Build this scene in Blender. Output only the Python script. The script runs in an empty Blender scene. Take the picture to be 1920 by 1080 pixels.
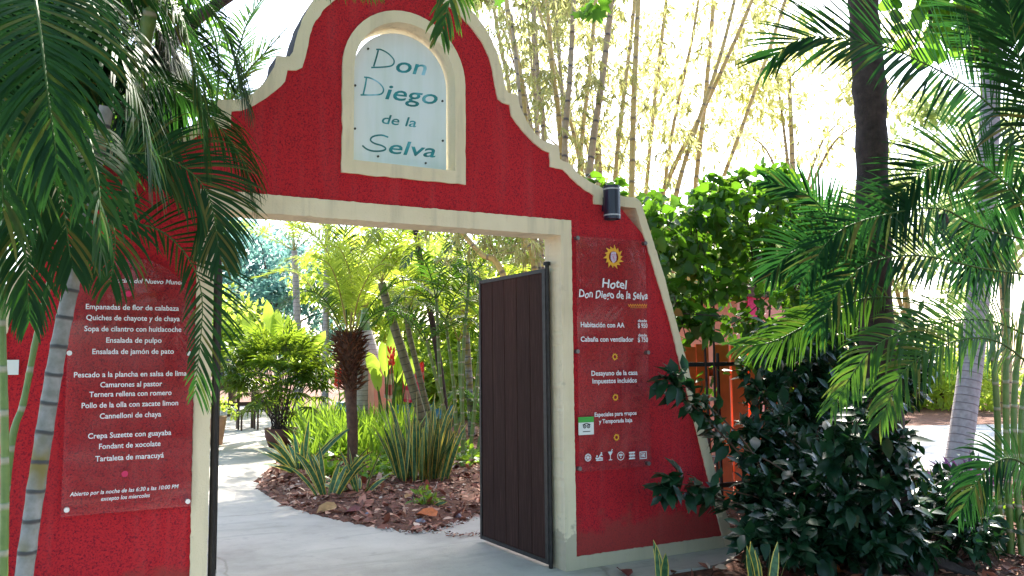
import bpy, bmesh, math, random
import numpy as np
from mathutils import Matrix, Vector, geometry
rng = np.random.default_rng(7)
random.seed(7)
S = bpy.context.scene
COL = S.collection
R_ = math.radians

# ------------------------------------------------------------------ camera, world, sun, exposure
CF, CYAW, CPIT, CROL = 1550.0, 0.4974468, 0.0877377, -0.0096520
CC = np.array([0.0, -5.4917, 1.6])
Fv = np.array([math.sin(CYAW)*math.cos(CPIT), math.cos(CYAW)*math.cos(CPIT), math.sin(CPIT)])
_r = np.array([math.cos(CYAW), -math.sin(CYAW), 0.0]); _u = np.cross(_r, Fv)
Rv = _r*math.cos(CROL) + _u*math.sin(CROL)
Uv = -_r*math.sin(CROL) + _u*math.cos(CROL)
cam = bpy.data.cameras.new('camera'); cam.lens = CF/1920*36; cam.sensor_width = 36; cam.clip_start = .05; cam.clip_end = 2000
camo = bpy.data.objects.new('camera', cam); COL.objects.link(camo)
camo.matrix_world = Matrix(((Rv[0], Uv[0], -Fv[0], CC[0]), (Rv[1], Uv[1], -Fv[1], CC[1]), (Rv[2], Uv[2], -Fv[2], CC[2]), (0, 0, 0, 1)))
S.camera = camo

SUN_EL, SUN_AZ = R_(43), R_(40)
W = bpy.data.worlds.new('World'); S.world = W; W.use_nodes = True
nt = W.node_tree
sky = nt.nodes.new('ShaderNodeTexSky'); sky.sky_type = 'NISHITA'; sky.sun_disc = False
sky.sun_elevation = SUN_EL; sky.sun_rotation = SUN_AZ; sky.air_density = 1.0; sky.dust_density = 2.0; sky.ozone_density = 2.0
nt.links.new(sky.outputs[0], nt.nodes['Background'].inputs[0])
nt.nodes['Background'].inputs[1].default_value = 0.15
sl = bpy.data.lights.new('sun', 'SUN'); sl.energy = 5.0; sl.angle = R_(.9); sl.color = (1, .93, .8)
so = bpy.data.objects.new('sun', sl); COL.objects.link(so)
sd = Vector((math.sin(SUN_AZ)*math.cos(SUN_EL), math.cos(SUN_AZ)*math.cos(SUN_EL), math.sin(SUN_EL)))
so.rotation_euler = sd.to_track_quat('Z', 'Y').to_euler(); so.location = (20, 20, 40)
S.view_settings.view_transform = 'Standard'; S.view_settings.look = 'None'
S.view_settings.exposure = 2.12; S.view_settings.gamma = 1
S.cycles.max_bounces = 8; S.cycles.transparent_max_bounces = 12; S.cycles.use_denoising = True
S.cycles.caustics_reflective = False; S.cycles.caustics_refractive = False

# ------------------------------------------------------------------ helpers
def U(x, y, Y=0.0):
    d = Fv*CF + Rv*(x-960) - Uv*(y-540); return CC + d*((Y-CC[1])/d[1])
def G(x, y, z=0.0):
    d = Fv*CF + Rv*(x-960) - Uv*(y-540); return CC + d*((z-CC[2])/d[2])
def Dp(x, y, dep):
    return CC + Fv*dep + Rv*((x-960)/CF*dep) - Uv*((y-540)/CF*dep)
def nrm(a):
    return a/np.maximum(np.linalg.norm(a, axis=-1, keepdims=True), 1e-9)
def rvec(n):
    return nrm(rng.normal(size=(n, 3)))
def spline(P, n):
    P = np.asarray(P, float)
    if len(P) == 2: return P[0] + (P[1]-P[0])*np.linspace(0, 1, n)[:, None]
    Q = np.vstack([2*P[0]-P[1], P, 2*P[-1]-P[-2]])
    t = np.linspace(0, len(P)-1-1e-6, n); i = t.astype(int); f = (t-i)[:, None]
    a, b, c, d = Q[i], Q[i+1], Q[i+2], Q[i+3]
    return .5*((2*b)+(c-a)*f+(2*a-5*b+4*c-d)*f**2+(3*b-a-3*c+d)*f**3)

class MB:
    def __init__(s): s.v = []; s.n = 0; s.f = []
    def add(s, v, faces, mat=0, rnd=.5, uv=None):
        """faces: (M,k) int array; rnd scalar or (M,); uv (Nverts,2)"""
        v = np.asarray(v, float).reshape(-1, 3); faces = np.asarray(faces, int)
        if uv is None: uv = np.zeros((len(v), 2))
        s.f.append((faces+s.n, mat, np.broadcast_to(np.asarray(rnd, float), (len(faces),)), np.asarray(uv, float)[faces]))
        s.v.append(v); s.n += len(v)
    def tube(s, pts, rad, sides=6, mat=0, rnd=.5, cap=True, ecc=None):
        pts = np.asarray(pts, float); n = len(pts); rad = np.broadcast_to(np.asarray(rad, float), (n,))
        T = nrm(np.gradient(pts, axis=0)); ref = np.array([0, 0, 1.0]) if abs(T[n//2][2]) < .8 else np.array([1.0, 0, 0])
        A = nrm(np.cross(T, ref)); B = np.cross(T, A)
        th = np.linspace(0, 2*np.pi, sides+1)
        v = pts[:, None] + rad[:, None, None]*(A[:, None]*np.cos(th)[None, :, None] + B[:, None]*np.sin(th)[None, :, None])
        L = np.concatenate([[0], np.cumsum(np.linalg.norm(np.diff(pts, axis=0), axis=1))])
        uv = np.stack(np.broadcast_arrays(th[None]/(2*np.pi), L[:, None]), -1).reshape(-1, 2)
        i = np.arange(n-1)[:, None]*(sides+1) + np.arange(sides)[None]
        f = np.stack([i, i+1, i+sides+2, i+sides+1], -1).reshape(-1, 4)
        s.add(v.reshape(-1, 3), f, mat, rnd, uv)
        if cap:
            for k in (0, n-1):
                c = np.vstack([v[k][:sides], pts[k][None]]); j = np.arange(sides)
                s.add(c, np.stack([j, (j+1) % sides, np.full(sides, sides)], -1), mat, rnd, np.tile([[.5, L[k]]], (sides+1, 1)))
    def box(s, lo, hi, mat=0, rnd=.5, M=None):
        lo = np.asarray(lo, float); hi = np.asarray(hi, float)
        v = np.array([[x, y, z] for x in (0, 1) for y in (0, 1) for z in (0, 1)])*(hi-lo)+lo
        if M is not None: v = v@np.asarray(M)[:3, :3].T + np.asarray(M)[:3, 3]
        s.add(v, [[0, 1, 3, 2], [4, 6, 7, 5], [0, 4, 5, 1], [2, 3, 7, 6], [0, 2, 6, 4], [1, 5, 7, 3]], mat, rnd)
    def lathe(s, prof, c, sides=20, mat=0, rnd=.5, sx=1, sy=1):
        prof = np.asarray(prof, float); th = np.linspace(0, 2*np.pi, sides+1); n = len(prof)
        v = np.stack([c[0]+sx*prof[:, :1]*np.cos(th), c[1]+sy*prof[:, :1]*np.sin(th), c[2]+prof[:, 1:]+0*th], -1)
        i = np.arange(n-1)[:, None]*(sides+1) + np.arange(sides)[None]
        f = np.stack([i, i+1, i+sides+2, i+sides+1], -1).reshape(-1, 4)
        uv = np.stack([np.broadcast_to(th/(2*np.pi), (n, sides+1)), np.broadcast_to(prof[:, 1:], (n, sides+1))], -1).reshape(-1, 2)
        s.add(v.reshape(-1, 3), f, mat, rnd, uv)
    def prism(s, poly, y0, y1, mat=0, holes=(), axis='y', rnd=.5):
        """extrude 2-D polygon(s): (x,z) between y0..y1, or (x,y) between z0..z1"""
        loops = [np.asarray(poly, float)]+[np.asarray(h, float) for h in holes]
        allp = np.vstack(loops)
        tri = geometry.tessellate_polygon([[Vector((a, b, 0)) for a, b in l] for l in loops])
        def mk(c):
            return np.stack([allp[:, 0], np.full(len(allp), c), allp[:, 1]], -1) if axis == 'y' else np.stack([allp[:, 0], allp[:, 1], np.full(len(allp), c)], -1)
        t = np.array(tri)
        s.add(mk(y0), t, mat, rnd, allp); s.add(mk(y1), t, mat, rnd, allp)
        o = 0; both = np.vstack([mk(y0), mk(y1)]); N = len(allp)
        for l in loops:
            j = np.arange(len(l)); k = (j+1) % len(l)
            s.add(both, np.stack([j+o, k+o, k+o+N, j+o+N], -1), mat, rnd); o += len(l)
    def leaves(s, P, d, nr, L, Wd, tv, tf, mat=0, rnd=None):
        """many copies of a leaf template: tv (k,3)= across, along, normal"""
        P = np.asarray(P); N = len(P); d = nrm(d); side = nrm(np.cross(d, nr)); nr = np.cross(side, d)
        L = np.broadcast_to(L, (N,))[:, None, None]; Wd = np.broadcast_to(Wd, (N,))[:, None, None]
        tv = np.asarray(tv, float); k = len(tv); tf = np.asarray(tf)
        v = P[:, None] + d[:, None]*tv[None, :, 1:2]*L + side[:, None]*tv[None, :, 0:1]*Wd + nr[:, None]*tv[None, :, 2:3]*L
        f = (np.arange(N)[:, None, None]*k + tf[None]).reshape(-1, tf.shape[1])
        if rnd is None: rnd = rng.random(N)
        uv = np.tile(np.stack([tv[:, 0]+.5, tv[:, 1]], -1), (N, 1))
        s.add(v.reshape(-1, 3), f, mat, np.repeat(rnd, len(tf)), uv)
    def build(s, name, mats, parent=None, smooth=False, origin=None):
        me = bpy.data.meshes.new(name)
        v = np.vstack(s.v) if s.v else np.zeros((0, 3))
        off = np.zeros(3)
        if parent is not None: off = np.array(parent['_o'])
        elif origin is not None: off = np.asarray(origin, float)
        v = v-off
        nl = sum(f.size for f, *_ in s.f); npoly = sum(len(f) for f, *_ in s.f)
        me.vertices.add(len(v)); me.vertices.foreach_set('co', v.astype(np.float32).ravel())
        me.loops.add(nl); me.loops.foreach_set('vertex_index', np.concatenate([f.ravel() for f, *_ in s.f]).astype(np.int32))
        sz = np.concatenate([np.full(len(f), f.shape[1]) for f, *_ in s.f])
        me.polygons.add(npoly); me.polygons.foreach_set('loop_start', np.concatenate([[0], np.cumsum(sz)[:-1]]).astype(np.int32))
        me.polygons.foreach_set('loop_total', sz.astype(np.int32))
        me.polygons.foreach_set('material_index', np.concatenate([np.full(len(f), m) for f, m, *_ in s.f]).astype(np.int32))
        me.polygons.foreach_set('use_smooth', np.full(npoly, bool(smooth or name in ('foliage', 'crown', 'leaf_litter', 'bracts', 'crown_base'))))
        uvl = me.uv_layers.new(name='UVMap'); uvl.data.foreach_set('uv', np.concatenate([u.reshape(-1, 2) for *_, u in s.f]).astype(np.float32).ravel())
        at = me.attributes.new('rnd', 'FLOAT', 'FACE'); at.data.foreach_set('value', np.concatenate([r for _, _, r, _ in s.f]).astype(np.float32))
        me.update(calc_edges=True); me.validate()
        for m in (mats if isinstance(mats, (list, tuple)) else [mats]): me.materials.append(m)
        o = bpy.data.objects.new(name, me); COL.objects.link(o)
        if parent is not None: o.parent = parent
        else: o.location = off
        o['_o'] = off.tolist()
        return o

def tag(o, label=None, cat=None, group=None, kind=None):
    if label: o['label'] = label
    if cat: o['category'] = cat
    if group: o['group'] = group
    if kind: o['kind'] = kind
    return o
def thing(name, label, cat, loc=(0, 0, 0), group=None):
    o = bpy.data.objects.new(name, None); COL.objects.link(o); o.location = tuple(float(a) for a in loc)
    o.empty_display_size = .1; o['_o'] = [float(a) for a in loc]
    return tag(o, label, cat, group)

# leaf templates (across, along, normal)
T_DIA = ([(0, 0, 0), (.5, .4, .04), (0, 1, -.08), (-.5, .4, .04)], [[0, 1, 2], [0, 2, 3]])
T_LAN = ([(0, 0, 0), (.42, .25, .05), (0, .28, 0), (-.42, .25, .05), (.5, .55, .02), (0, .6, -.04), (-.5, .55, .02), (0, 1, -.16)],
         [[0, 1, 2, 2], [0, 2, 3, 3], [1, 4, 5, 2], [2, 5, 6, 3], [4, 7, 5, 5], [5, 7, 6, 6]])
T_LAN = (T_LAN[0], [[0, 1, 2], [0, 2, 3], [1, 4, 5], [1, 5, 2], [2, 5, 6], [2, 6, 3], [4, 7, 5], [5, 7, 6]])
T_HRT = ([(0, 0, 0), (.38, -.1, .03), (.55, .18, .06), (.42, .55, .03), (0, 1, -.1), (-.42, .55, .03), (-.55, .18, .06), (-.38, -.1, .03), (0, .4, -.03)],
         [[0, 1, 8], [1, 2, 8], [2, 3, 8], [3, 4, 8], [4, 5, 8], [5, 6, 8], [6, 7, 8], [7, 0, 8]])
T_RND = ([(0, 0, 0), (.36, .1, .03), (.5, .45, .05), (.38, .82, .02), (0, 1, -.05), (-.38, .82, .02), (-.5, .45, .05), (-.36, .1, .03), (0, .5, -.03)], T_HRT[1])
_a = [(.0, 0), (.3, .05), (.28, .22), (.62, .25), (.42, .45), (.55, .68), (.22, .62), (0, 1)]
T_MAP = ([(x, y, -.06*y) for x, y in _a]+[(-x, y, -.06*y) for x, y in _a[1:-1][::-1]]+[(0, .4, .02)], [[i, (i+1) % 14, 14] for i in range(14)])

# ------------------------------------------------------------------ materials
def mat(name):
    m = bpy.data.materials.new(name); m.use_nodes = True
    return m, m.node_tree, m.node_tree.nodes['Principled BSDF']
def N(t, typ, **kw):
    n = t.nodes.new(typ)
    for k, v in kw.items():
        if k.startswith('i_'): n.inputs[k[2:].replace('_', ' ')].default_value = v
        else: setattr(n, k, v)
    return n
def ramp(t, fac, stops):
    r = N(t, 'ShaderNodeValToRGB'); e = r.color_ramp.elements
    while len(e) < len(stops): e.new(.5)
    for el, (p, c) in zip(e, stops): el.position = p; el.color = (*c, 1)
    t.links.new(fac, r.inputs[0]); return r.outputs[0]
def noise(t, scale, detail=4, vec=None, rough=.55):
    n = N(t, 'ShaderNodeTexNoise'); n.inputs['Scale'].default_value = scale; n.inputs['Detail'].default_value = detail; n.inputs['Roughness'].default_value = rough
    if vec is None: vec = N(t, 'ShaderNodeTexCoord').outputs['Object']
    t.links.new(vec, n.inputs['Vector']); return n.outputs['Fac']
def mixc(t, fac, a, b, mode='MIX'):
    m = N(t, 'ShaderNodeMix'); m.data_type = 'RGBA'; m.blend_type = mode
    for s, v in ((0, fac), (6, a), (7, b)):
        if hasattr(v, 'is_linked') or hasattr(v, 'links'): t.links.new(v, m.inputs[s])
        else: m.inputs[s].default_value = v if s == 0 else (*v, 1)
    return m.outputs[2]
def bump(t, b, h, strength=.3, dist=.01):
    n = N(t, 'ShaderNodeBump'); n.inputs['Strength'].default_value = strength; n.inputs['Distance'].default_value = dist
    t.links.new(h, n.inputs['Height']); t.links.new(n.outputs[0], b.inputs['Normal'])
def simple(name, c, rough=.6, metal=0, var=.25, scale=8, bmp=0, spec=.5):
    m, t, b = mat(name)
    c2 = tuple(min(1, x*(1+var)) for x in c); c1 = tuple(x*(1-var) for x in c)
    f = noise(t, scale)
    t.links.new(ramp(t, f, [(.3, c1), (.7, c2)]), b.inputs['Base Color'])
    b.inputs['Roughness'].default_value = rough; b.inputs['Metallic'].default_value = metal; b.inputs['Specular IOR Level'].default_value = spec
    if bmp: bump(t, b, noise(t, scale*6), bmp, .005)
    return m
def leafm(name, c1, c2, tr, rough=.38, tf=.4, old=None, spec=.5):
    m, t, b = mat(name)
    at = N(t, 'ShaderNodeAttribute'); at.attribute_name = 'rnd'
    st = [(0, c1), (.85, c2)] + ([(.96, old)] if old else [])
    col = ramp(t, at.outputs['Fac'], st)
    f = noise(t, 3.0, 3)
    col = mixc(t, .5, col, ramp(t, f, [(.35, (.45, .45, .45)), (.65, (1, 1, 1))]), 'MULTIPLY')
    t.links.new(col, b.inputs['Base Color']); b.inputs['Roughness'].default_value = rough; b.inputs['Specular IOR Level'].default_value = spec
    tn = N(t, 'ShaderNodeBsdfTranslucent')
    t.links.new(mixc(t, .65, col, tr), tn.inputs['Color'])
    mx = N(t, 'ShaderNodeMixShader'); mx.inputs[0].default_value = tf
    t.links.new(b.outputs[0], mx.inputs[1]); t.links.new(tn.outputs[0], mx.inputs[2])
    t.links.new(mx.outputs[0], t.nodes['Material Output'].inputs[0])
    return m
def ringed(name, c1, c2, ring, freq, rough=.6, blotch=None):
    m, t, b = mat(name)
    tc = N(t, 'ShaderNodeTexCoord'); sp = N(t, 'ShaderNodeSeparateXYZ'); t.links.new(tc.outputs['UV'], sp.inputs[0])
    w = noise(t, 5, 3)
    ad = N(t, 'ShaderNodeMath', operation='MULTIPLY_ADD'); t.links.new(w, ad.inputs[0]); ad.inputs[1].default_value = .035; t.links.new(sp.outputs[1], ad.inputs[2])
    ml = N(t, 'ShaderNodeMath', operation='MULTIPLY'); t.links.new(ad.outputs[0], ml.inputs[0]); ml.inputs[1].default_value = freq
    fr = N(t, 'ShaderNodeMath', operation='FRACT'); t.links.new(ml.outputs[0], fr.inputs[0])
    band = ramp(t, fr.outputs[0], [(0, (1, 1, 1)), (.07, (1, 1, 1)), (.12, (0, 0, 0)), (.93, (0, 0, 0)), (1, (1, 1, 1))])
    n2 = noise(t, 14, 5)
    col = ramp(t, n2, [(.35, c1), (.65, c2)])
    if blotch:
        n3 = noise(t, 3.1, 2); col = mixc(t, ramp(t, n3, [(.5, (0, 0, 0)), (.6, (1, 1, 1))]), col, blotch)
    col = mixc(t, band, col, ring)
    t.links.new(col, b.inputs['Base Color']); b.inputs['Roughness'].default_value = rough
    bump(t, b, band, .5, .01)
    return m

def weather(t, col, fade, dirt, fs, hgt):
    # rain streaks and splash dirt near the ground: stains of the plaster itself
    tc = N(t, 'ShaderNodeTexCoord'); mp = N(t, 'ShaderNodeMapping'); mp.inputs['Scale'].default_value = (5.5, 5.5, .45); t.links.new(tc.outputs['Object'], mp.inputs[0])
    n = noise(t, 1.5, 5, mp.outputs[0], .6)
    col = mixc(t, ramp(t, n, [(.50, (0, 0, 0)), (.70, (fs, fs, fs))]), col, fade)
    sp = N(t, 'ShaderNodeSeparateXYZ'); t.links.new(tc.outputs['Object'], sp.inputs[0])
    n2 = noise(t, 7, 5); m = N(t, 'ShaderNodeMath', operation='MULTIPLY_ADD'); t.links.new(n2, m.inputs[0]); m.inputs[1].default_value = -.55; t.links.new(sp.outputs[2], m.inputs[2])
    return mixc(t, ramp(t, m.outputs[0], [(0, (.6, .6, .6)), (hgt-.25 if hgt > .27 else .05, (0, 0, 0))]), col, dirt)
def stucco_red():
    m, t, b = mat('red_stucco')
    n1 = noise(t, 1.4, 4); n2 = noise(t, 84, 5, rough=.85)
    base = ramp(t, n1, [(.3, (.53, .016, .025)), (.7, (.60, .022, .034))])
    col = mixc(t, ramp(t, n2, [(.40, (1, 1, 1)), (.50, (0, 0, 0))]), base, (.15, .006, .022))
    n4 = noise(t, 240, 2)
    col = mixc(t, ramp(t, n4, [(.70, (0, 0, 0)), (.76, (.5, .5, .5))]), col, (.55, .12, .13))
    col = weather(t, col, (.52, .10, .11), (.30, .06, .05), .24, .35)
    t.links.new(col, b.inputs['Base Color']); b.inputs['Roughness'].default_value = .8; b.inputs['Specular IOR Level'].default_value = .25
    bump(t, b, n2, .8, .012); return m
def stucco_cream():
    m, t, b = mat('cream_plaster')
    n1 = noise(t, 2.3, 5); n2 = noise(t, 90, 3); n3 = noise(t, 9, 6, rough=.7)
    col = ramp(t, n1, [(.3, (.70, .60, .43)), (.7, (.79, .69, .51))])
    col = mixc(t, ramp(t, n3, [(.62, (0, 0, 0)), (.78, (.6, .6, .6))]), col, (.36, .33, .25))
    col = weather(t, col, (.45, .40, .31), (.33, .28, .22), .55, .28)
    t.links.new(col, b.inputs['Base Color']); b.inputs['Roughness'].default_value = .85; b.inputs['Specular IOR Level'].default_value = .2
    bump(t, b, n2, .5, .008); return m
def coping_dark():
    m, t, b = mat('mouldy_plaster')
    n1 = noise(t, 6, 6, rough=.7)
    t.links.new(ramp(t, n1, [(.35, (.035, .03, .045)), (.6, (.07, .06, .08)), (.75, (.3, .28, .22))]), b.inputs['Base Color'])
    b.inputs['Roughness'].default_value = .9; return m
def concrete():
    m, t, b = mat('worn_concrete')
    n1 = noise(t, .9, 6, rough=.65); n2 = noise(t, 60, 4); n3 = noise(t, 5, 6, rough=.7)
    col = ramp(t, n1, [(.32, (.29, .26, .235)), (.5, (.40, .36, .325)), (.7, (.48, .435, .395))])
    col = mixc(t, ramp(t, n3, [(.56, (0, 0, 0)), (.72, (.55, .55, .55))]), col, (.22, .21, .20))
    mp = N(t, 'ShaderNodeMapping'); mp.inputs['Scale'].default_value = (.5, 3.2, 1); mp.inputs['Rotation'].default_value = (0, 0, -.3)
    tc = N(t, 'ShaderNodeTexCoord'); t.links.new(tc.outputs['Object'], mp.inputs[0])
    n4 = noise(t, 1.6, 5, mp.outputs[0], .6)
    col = mixc(t, ramp(t, n4, [(.55, (0, 0, 0)), (.66, (.45, .45, .45))]), col, (.25, .245, .22))
    v = N(t, 'ShaderNodeTexVoronoi'); v.feature = 'DISTANCE_TO_EDGE'; v.inputs['Scale'].default_value = .17
    wv = N(t, 'ShaderNodeVectorMath', operation='ADD'); nz = N(t, 'ShaderNodeTexNoise'); nz.inputs['Scale'].default_value = 2.2; nz.inputs['Detail'].default_value = 5
    t.links.new(tc.outputs['Object'], nz.inputs['Vector']); sc = N(t, 'ShaderNodeVectorMath', operation='SCALE'); sc.inputs['Scale'].default_value = .5; t.links.new(nz.outputs['Color'], sc.inputs[0])
    t.links.new(tc.outputs['Object'], wv.inputs[0]); t.links.new(sc.outputs[0], wv.inputs[1]); t.links.new(wv.outputs[0], v.inputs['Vector'])
    col = mixc(t, ramp(t, v.outputs['Distance'], [(0, (.5, .5, .5)), (.0012, (.3, .3, .3)), (.003, (0, 0, 0))]), col, (.14, .11, .08))
    col = mixc(t, ramp(t, n2, [(.6, (0, 0, 0)), (.75, (.35, .35, .35))]), col, (.18, .17, .16))
    t.links.new(col, b.inputs['Base Color']); b.inputs['Roughness'].default_value = .75
    bump(t, b, n2, .3, .008); return m
def soil():
    m, t, b = mat('leaf_mulch')
    n1 = noise(t, 18, 6, rough=.75); n2 = noise(t, 1.2, 3)
    col = ramp(t, n1, [(.3, (.045, .017, .011)), (.5, (.13, .046, .028)), (.68, (.25, .10, .06))])
    t.links.new(col, b.inputs['Base Color']); b.inputs['Roughness'].default_value = .95; bump(t, b, n1, .9, .04); return m
def litterm(name='dry_leaf'):
    m, t, b = mat(name)
    at = N(t, 'ShaderNodeAttribute'); at.attribute_name = 'rnd'
    col = ramp(t, at.outputs['Fac'], [(0, (.05, .02, .015)), (.35, (.24, .075, .045)), (.6, (.37, .15, .10)), (.85, (.52, .29, .20)), (1, (.6, .46, .38))])
    t.links.new(col, b.inputs['Base Color']); b.inputs['Roughness'].default_value = .7; return m
def snakem():
    m, t, b = mat('variegated_blade')
    tc = N(t, 'ShaderNodeTexCoord'); sp = N(t, 'ShaderNodeSeparateXYZ'); t.links.new(tc.outputs['UV'], sp.inputs[0])
    a = N(t, 'ShaderNodeMath', operation='SUBTRACT'); t.links.new(sp.outputs[0], a.inputs[0]); a.inputs[1].default_value = .5
    ab = N(t, 'ShaderNodeMath', operation='ABSOLUTE'); t.links.new(a.outputs[0], ab.inputs[0])
    edge = ramp(t, ab.outputs[0], [(.35, (0, 0, 0)), (.40, (1, 1, 1))])
    n = noise(t, 25, 3)
    col = mixc(t, edge, ramp(t, n, [(.4, (.02, .08, .035)), (.6, (.06, .17, .07))]), (.62, .50, .10))
    t.links.new(col, b.inputs['Base Color']); b.inputs['Roughness'].default_value = .42
    tn = N(t, 'ShaderNodeBsdfTranslucent'); t.links.new(col, tn.inputs[0])
    mx = N(t, 'ShaderNodeMixShader'); mx.inputs[0].default_value = .2
    t.links.new(b.outputs[0], mx.inputs[1]); t.links.new(tn.outputs[0], mx.inputs[2]); t.links.new(mx.outputs[0], t.nodes['Material Output'].inputs[0]); return m
def woodm():
    m, t, b = mat('dark_plank')
    mp = N(t, 'ShaderNodeMapping'); mp.inputs['Scale'].default_value = (40, 40, 1.2)
    tc = N(t, 'ShaderNodeTexCoord'); t.links.new(tc.outputs['Object'], mp.inputs[0])
    n = noise(t, 3, 6, mp.outputs[0], .65); at = N(t, 'ShaderNodeAttribute'); at.attribute_name = 'rnd'
    c1 = ramp(t, n, [(.3, (.022, .010, .009)), (.55, (.046, .022, .019)), (.8, (.10, .055, .045))])
    col = mixc(t, .35, c1, ramp(t, at.outputs['Fac'], [(0, (.6, .6, .6)), (1, (1, .9, .85))]), 'MULTIPLY')
    t.links.new(col, b.inputs['Base Color']); b.inputs['Roughness'].default_value = .75; b.inputs['Specular IOR Level'].default_value = .1; bump(t, b, n, .3, .003); return m
def acrylic():
    m, t, b = mat('clear_acrylic')
    n = noise(t, 4, 5); b.inputs['Base Color'].default_value = (.75, .62, .66, 1); b.inputs['Roughness'].default_value = .5
    tr = N(t, 'ShaderNodeBsdfTransparent'); gl = N(t, 'ShaderNodeBsdfGlossy'); gl.inputs['Roughness'].default_value = .04
    m1 = N(t, 'ShaderNodeMixShader'); t.links.new(ramp(t, n, [(.4, (.008, .008, .008)), (.7, (.03, .03, .03))]), m1.inputs[0])
    t.links.new(tr.outputs[0], m1.inputs[1]); t.links.new(b.outputs[0], m1.inputs[2])
    fr = N(t, 'ShaderNodeFresnel'); fr.inputs[0].default_value = 1.22
    m2 = N(t, 'ShaderNodeMixShader'); t.links.new(fr.outputs[0], m2.inputs[0]); t.links.new(m1.outputs[0], m2.inputs[1]); t.links.new(gl.outputs[0], m2.inputs[2])
    t.links.new(m2.outputs[0], t.nodes['Material Output'].inputs[0]); return m
def signboard():
    m, t, b = mat('weathered_white_board')
    mp = N(t, 'ShaderNodeMapping'); mp.inputs['Scale'].default_value = (7, 7, .8)
    tc = N(t, 'ShaderNodeTexCoord'); t.links.new(tc.outputs['Object'], mp.inputs[0])
    n = noise(t, 1.3, 4, mp.outputs[0]); n2 = noise(t, 50, 2)
    col = ramp(t, n, [(.3, (.62, .72, .72)), (.6, (.72, .80, .86))])
    t.links.new(col, b.inputs['Base Color']); b.inputs['Roughness'].default_value = .45; return m
def fadedpaint():
    m, t, b = mat('faded_teal_paint')
    n = noise(t, 3.4, 3)
    t.links.new(ramp(t, n, [(.42, (.006, .14, .15)), (.54, (.02, .28, .34)), (.66, (.34, .65, .85))]), b.inputs['Base Color']); b.inputs['Roughness'].default_value = .5; return m
M = {}
M['red'] = stucco_red(); M['cream'] = stucco_cream(); M['mould'] = coping_dark(); M['conc'] = concrete(); M['soil'] = soil(); M['litter'] = litterm()
M['snake'] = snakem(); M['wood'] = woodm(); M['acryl'] = acrylic(); M['board'] = signboard(); M['teal'] = fadedpaint()
M['blackmetal'] = simple('black_iron', (.016, .014, .015), .55, .2, .6, 22); M['steel'] = simple('brushed_steel', (.72, .72, .74), .35, .6, .05)
M['dullsteel'] = simple('dull_steel', (.2, .19, .2), .4, .7, .1)
M['white_ink'] = simple('white_lettering', (.80, .78, .84), .5, 0, .04); M['gold_ink'] = simple('golden_print', (.80, .38, .02), .5, 0, .1); M['orange_ink'] = simple('orange_print', (.75, .22, .015), .5, 0, .1)
M['violet_ink'] = simple('pale_violet_print', (.55, .42, .55), .5, 0, .2, 90); M['magenta_ink'] = simple('magenta_print', (.62, .01, .10), .5, 0, .05)
M['green_ink'] = simple('green_print', (.05, .38, .06), .5, 0, .05); M['black_ink'] = simple('black_print', (.02, .03, .03), .5, 0, .05); M['paper'] = simple('white_plastic', (.72, .76, .76), .4, 0, .03)
M['lamp_blue'] = simple('dark_blue_enamel', (.012, .014, .035), .35, 0, .2); M['grey_band'] = simple('grey_band', (.35, .36, .4), .5)
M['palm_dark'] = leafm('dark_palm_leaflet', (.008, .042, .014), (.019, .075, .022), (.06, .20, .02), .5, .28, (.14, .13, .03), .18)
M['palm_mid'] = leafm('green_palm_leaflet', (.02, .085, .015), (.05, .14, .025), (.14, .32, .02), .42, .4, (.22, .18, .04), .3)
M['palm_lit'] = leafm('sunlit_tone_palm_leaflet', (.09, .19, .03), (.20, .31, .05), (.66, .78, .06), .4, .6)  # sunlit look put into a brighter yellow green leaf colour
M['rachis_g'] = simple('green_stalk', (.06, .12, .03), .6, spec=.2)
M['palm_right'] = leafm('fresh_dark_palm_leaflet', (.004, .028, .012), (.013, .058, .019), (.05, .20, .03), .55, .34, (.20, .16, .04), .1); M['rachis_y'] = simple('yellow_stalk', (.28, .24, .06), .5)
M['stem_areca'] = ringed('ringed_areca_stem', (.15, .16, .15), (.27, .27, .28), (.045, .045, .05), 7.0, .65, (.17, .14, .04))
M['stem_green'] = ringed('green_areca_stem', (.09, .17, .04), (.14, .22, .06), (.3, .3, .22), 5.0, .4)
M['stem_dark'] = ringed('dull_ringed_palm_stem', (.10, .095, .05), (.17, .15, .09), (.05, .045, .03), 8.0, .7)
M['bamboo'] = ringed('golden_bamboo_culm', (.50, .33, .08), (.60, .42, .13), (.22, .15, .07), 3.1, .4)
M['bamboo_old'] = ringed('greyish_bamboo_culm', (.34, .24, .12), (.44, .32, .18), (.10, .07, .06), 3.4, .5)
M['bamboo_leaf'] = leafm('bamboo_leaf', (.17, .22, .06), (.34, .35, .12), (.88, .86, .34), .5, .6)
M['bark_dark'] = simple('dark_bark', (.045, .030, .030), .9, 0, .5, 14, .9); M['bark_brown'] = simple('brown_bark', (.09, .05, .035), .9, 0, .5, 12, .9)
M['palm_grey'] = ringed('pale_ringed_palm_trunk', (.30, .27, .28), (.42, .38, .40), (.2, .17, .19), 9.0, .7)
M['trunk_fib'] = simple('fibrous_trunk', (.07, .035, .02), .95, 0, .6, 30, 1)
M['fibre'] = leafm('reddish_fibre', (.05, .02, .012), (.17, .07, .03), (.2, .08, .02), .8, .1)
M['vine'] = leafm('vine_leaf', (.012, .06, .012), (.05, .16, .02), (.22, .48, .02), .4, .42, (.30, .07, .02))
M['shrub'] = leafm('dark_glossy_leaf', (.005, .026, .014), (.016, .060, .026), (.03, .13, .02), .3, .15, None, .35)
M['big'] = leafm('broad_leaf', (.03, .12, .02), (.07, .20, .03), (.22, .50, .03), .4, .5)
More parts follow.
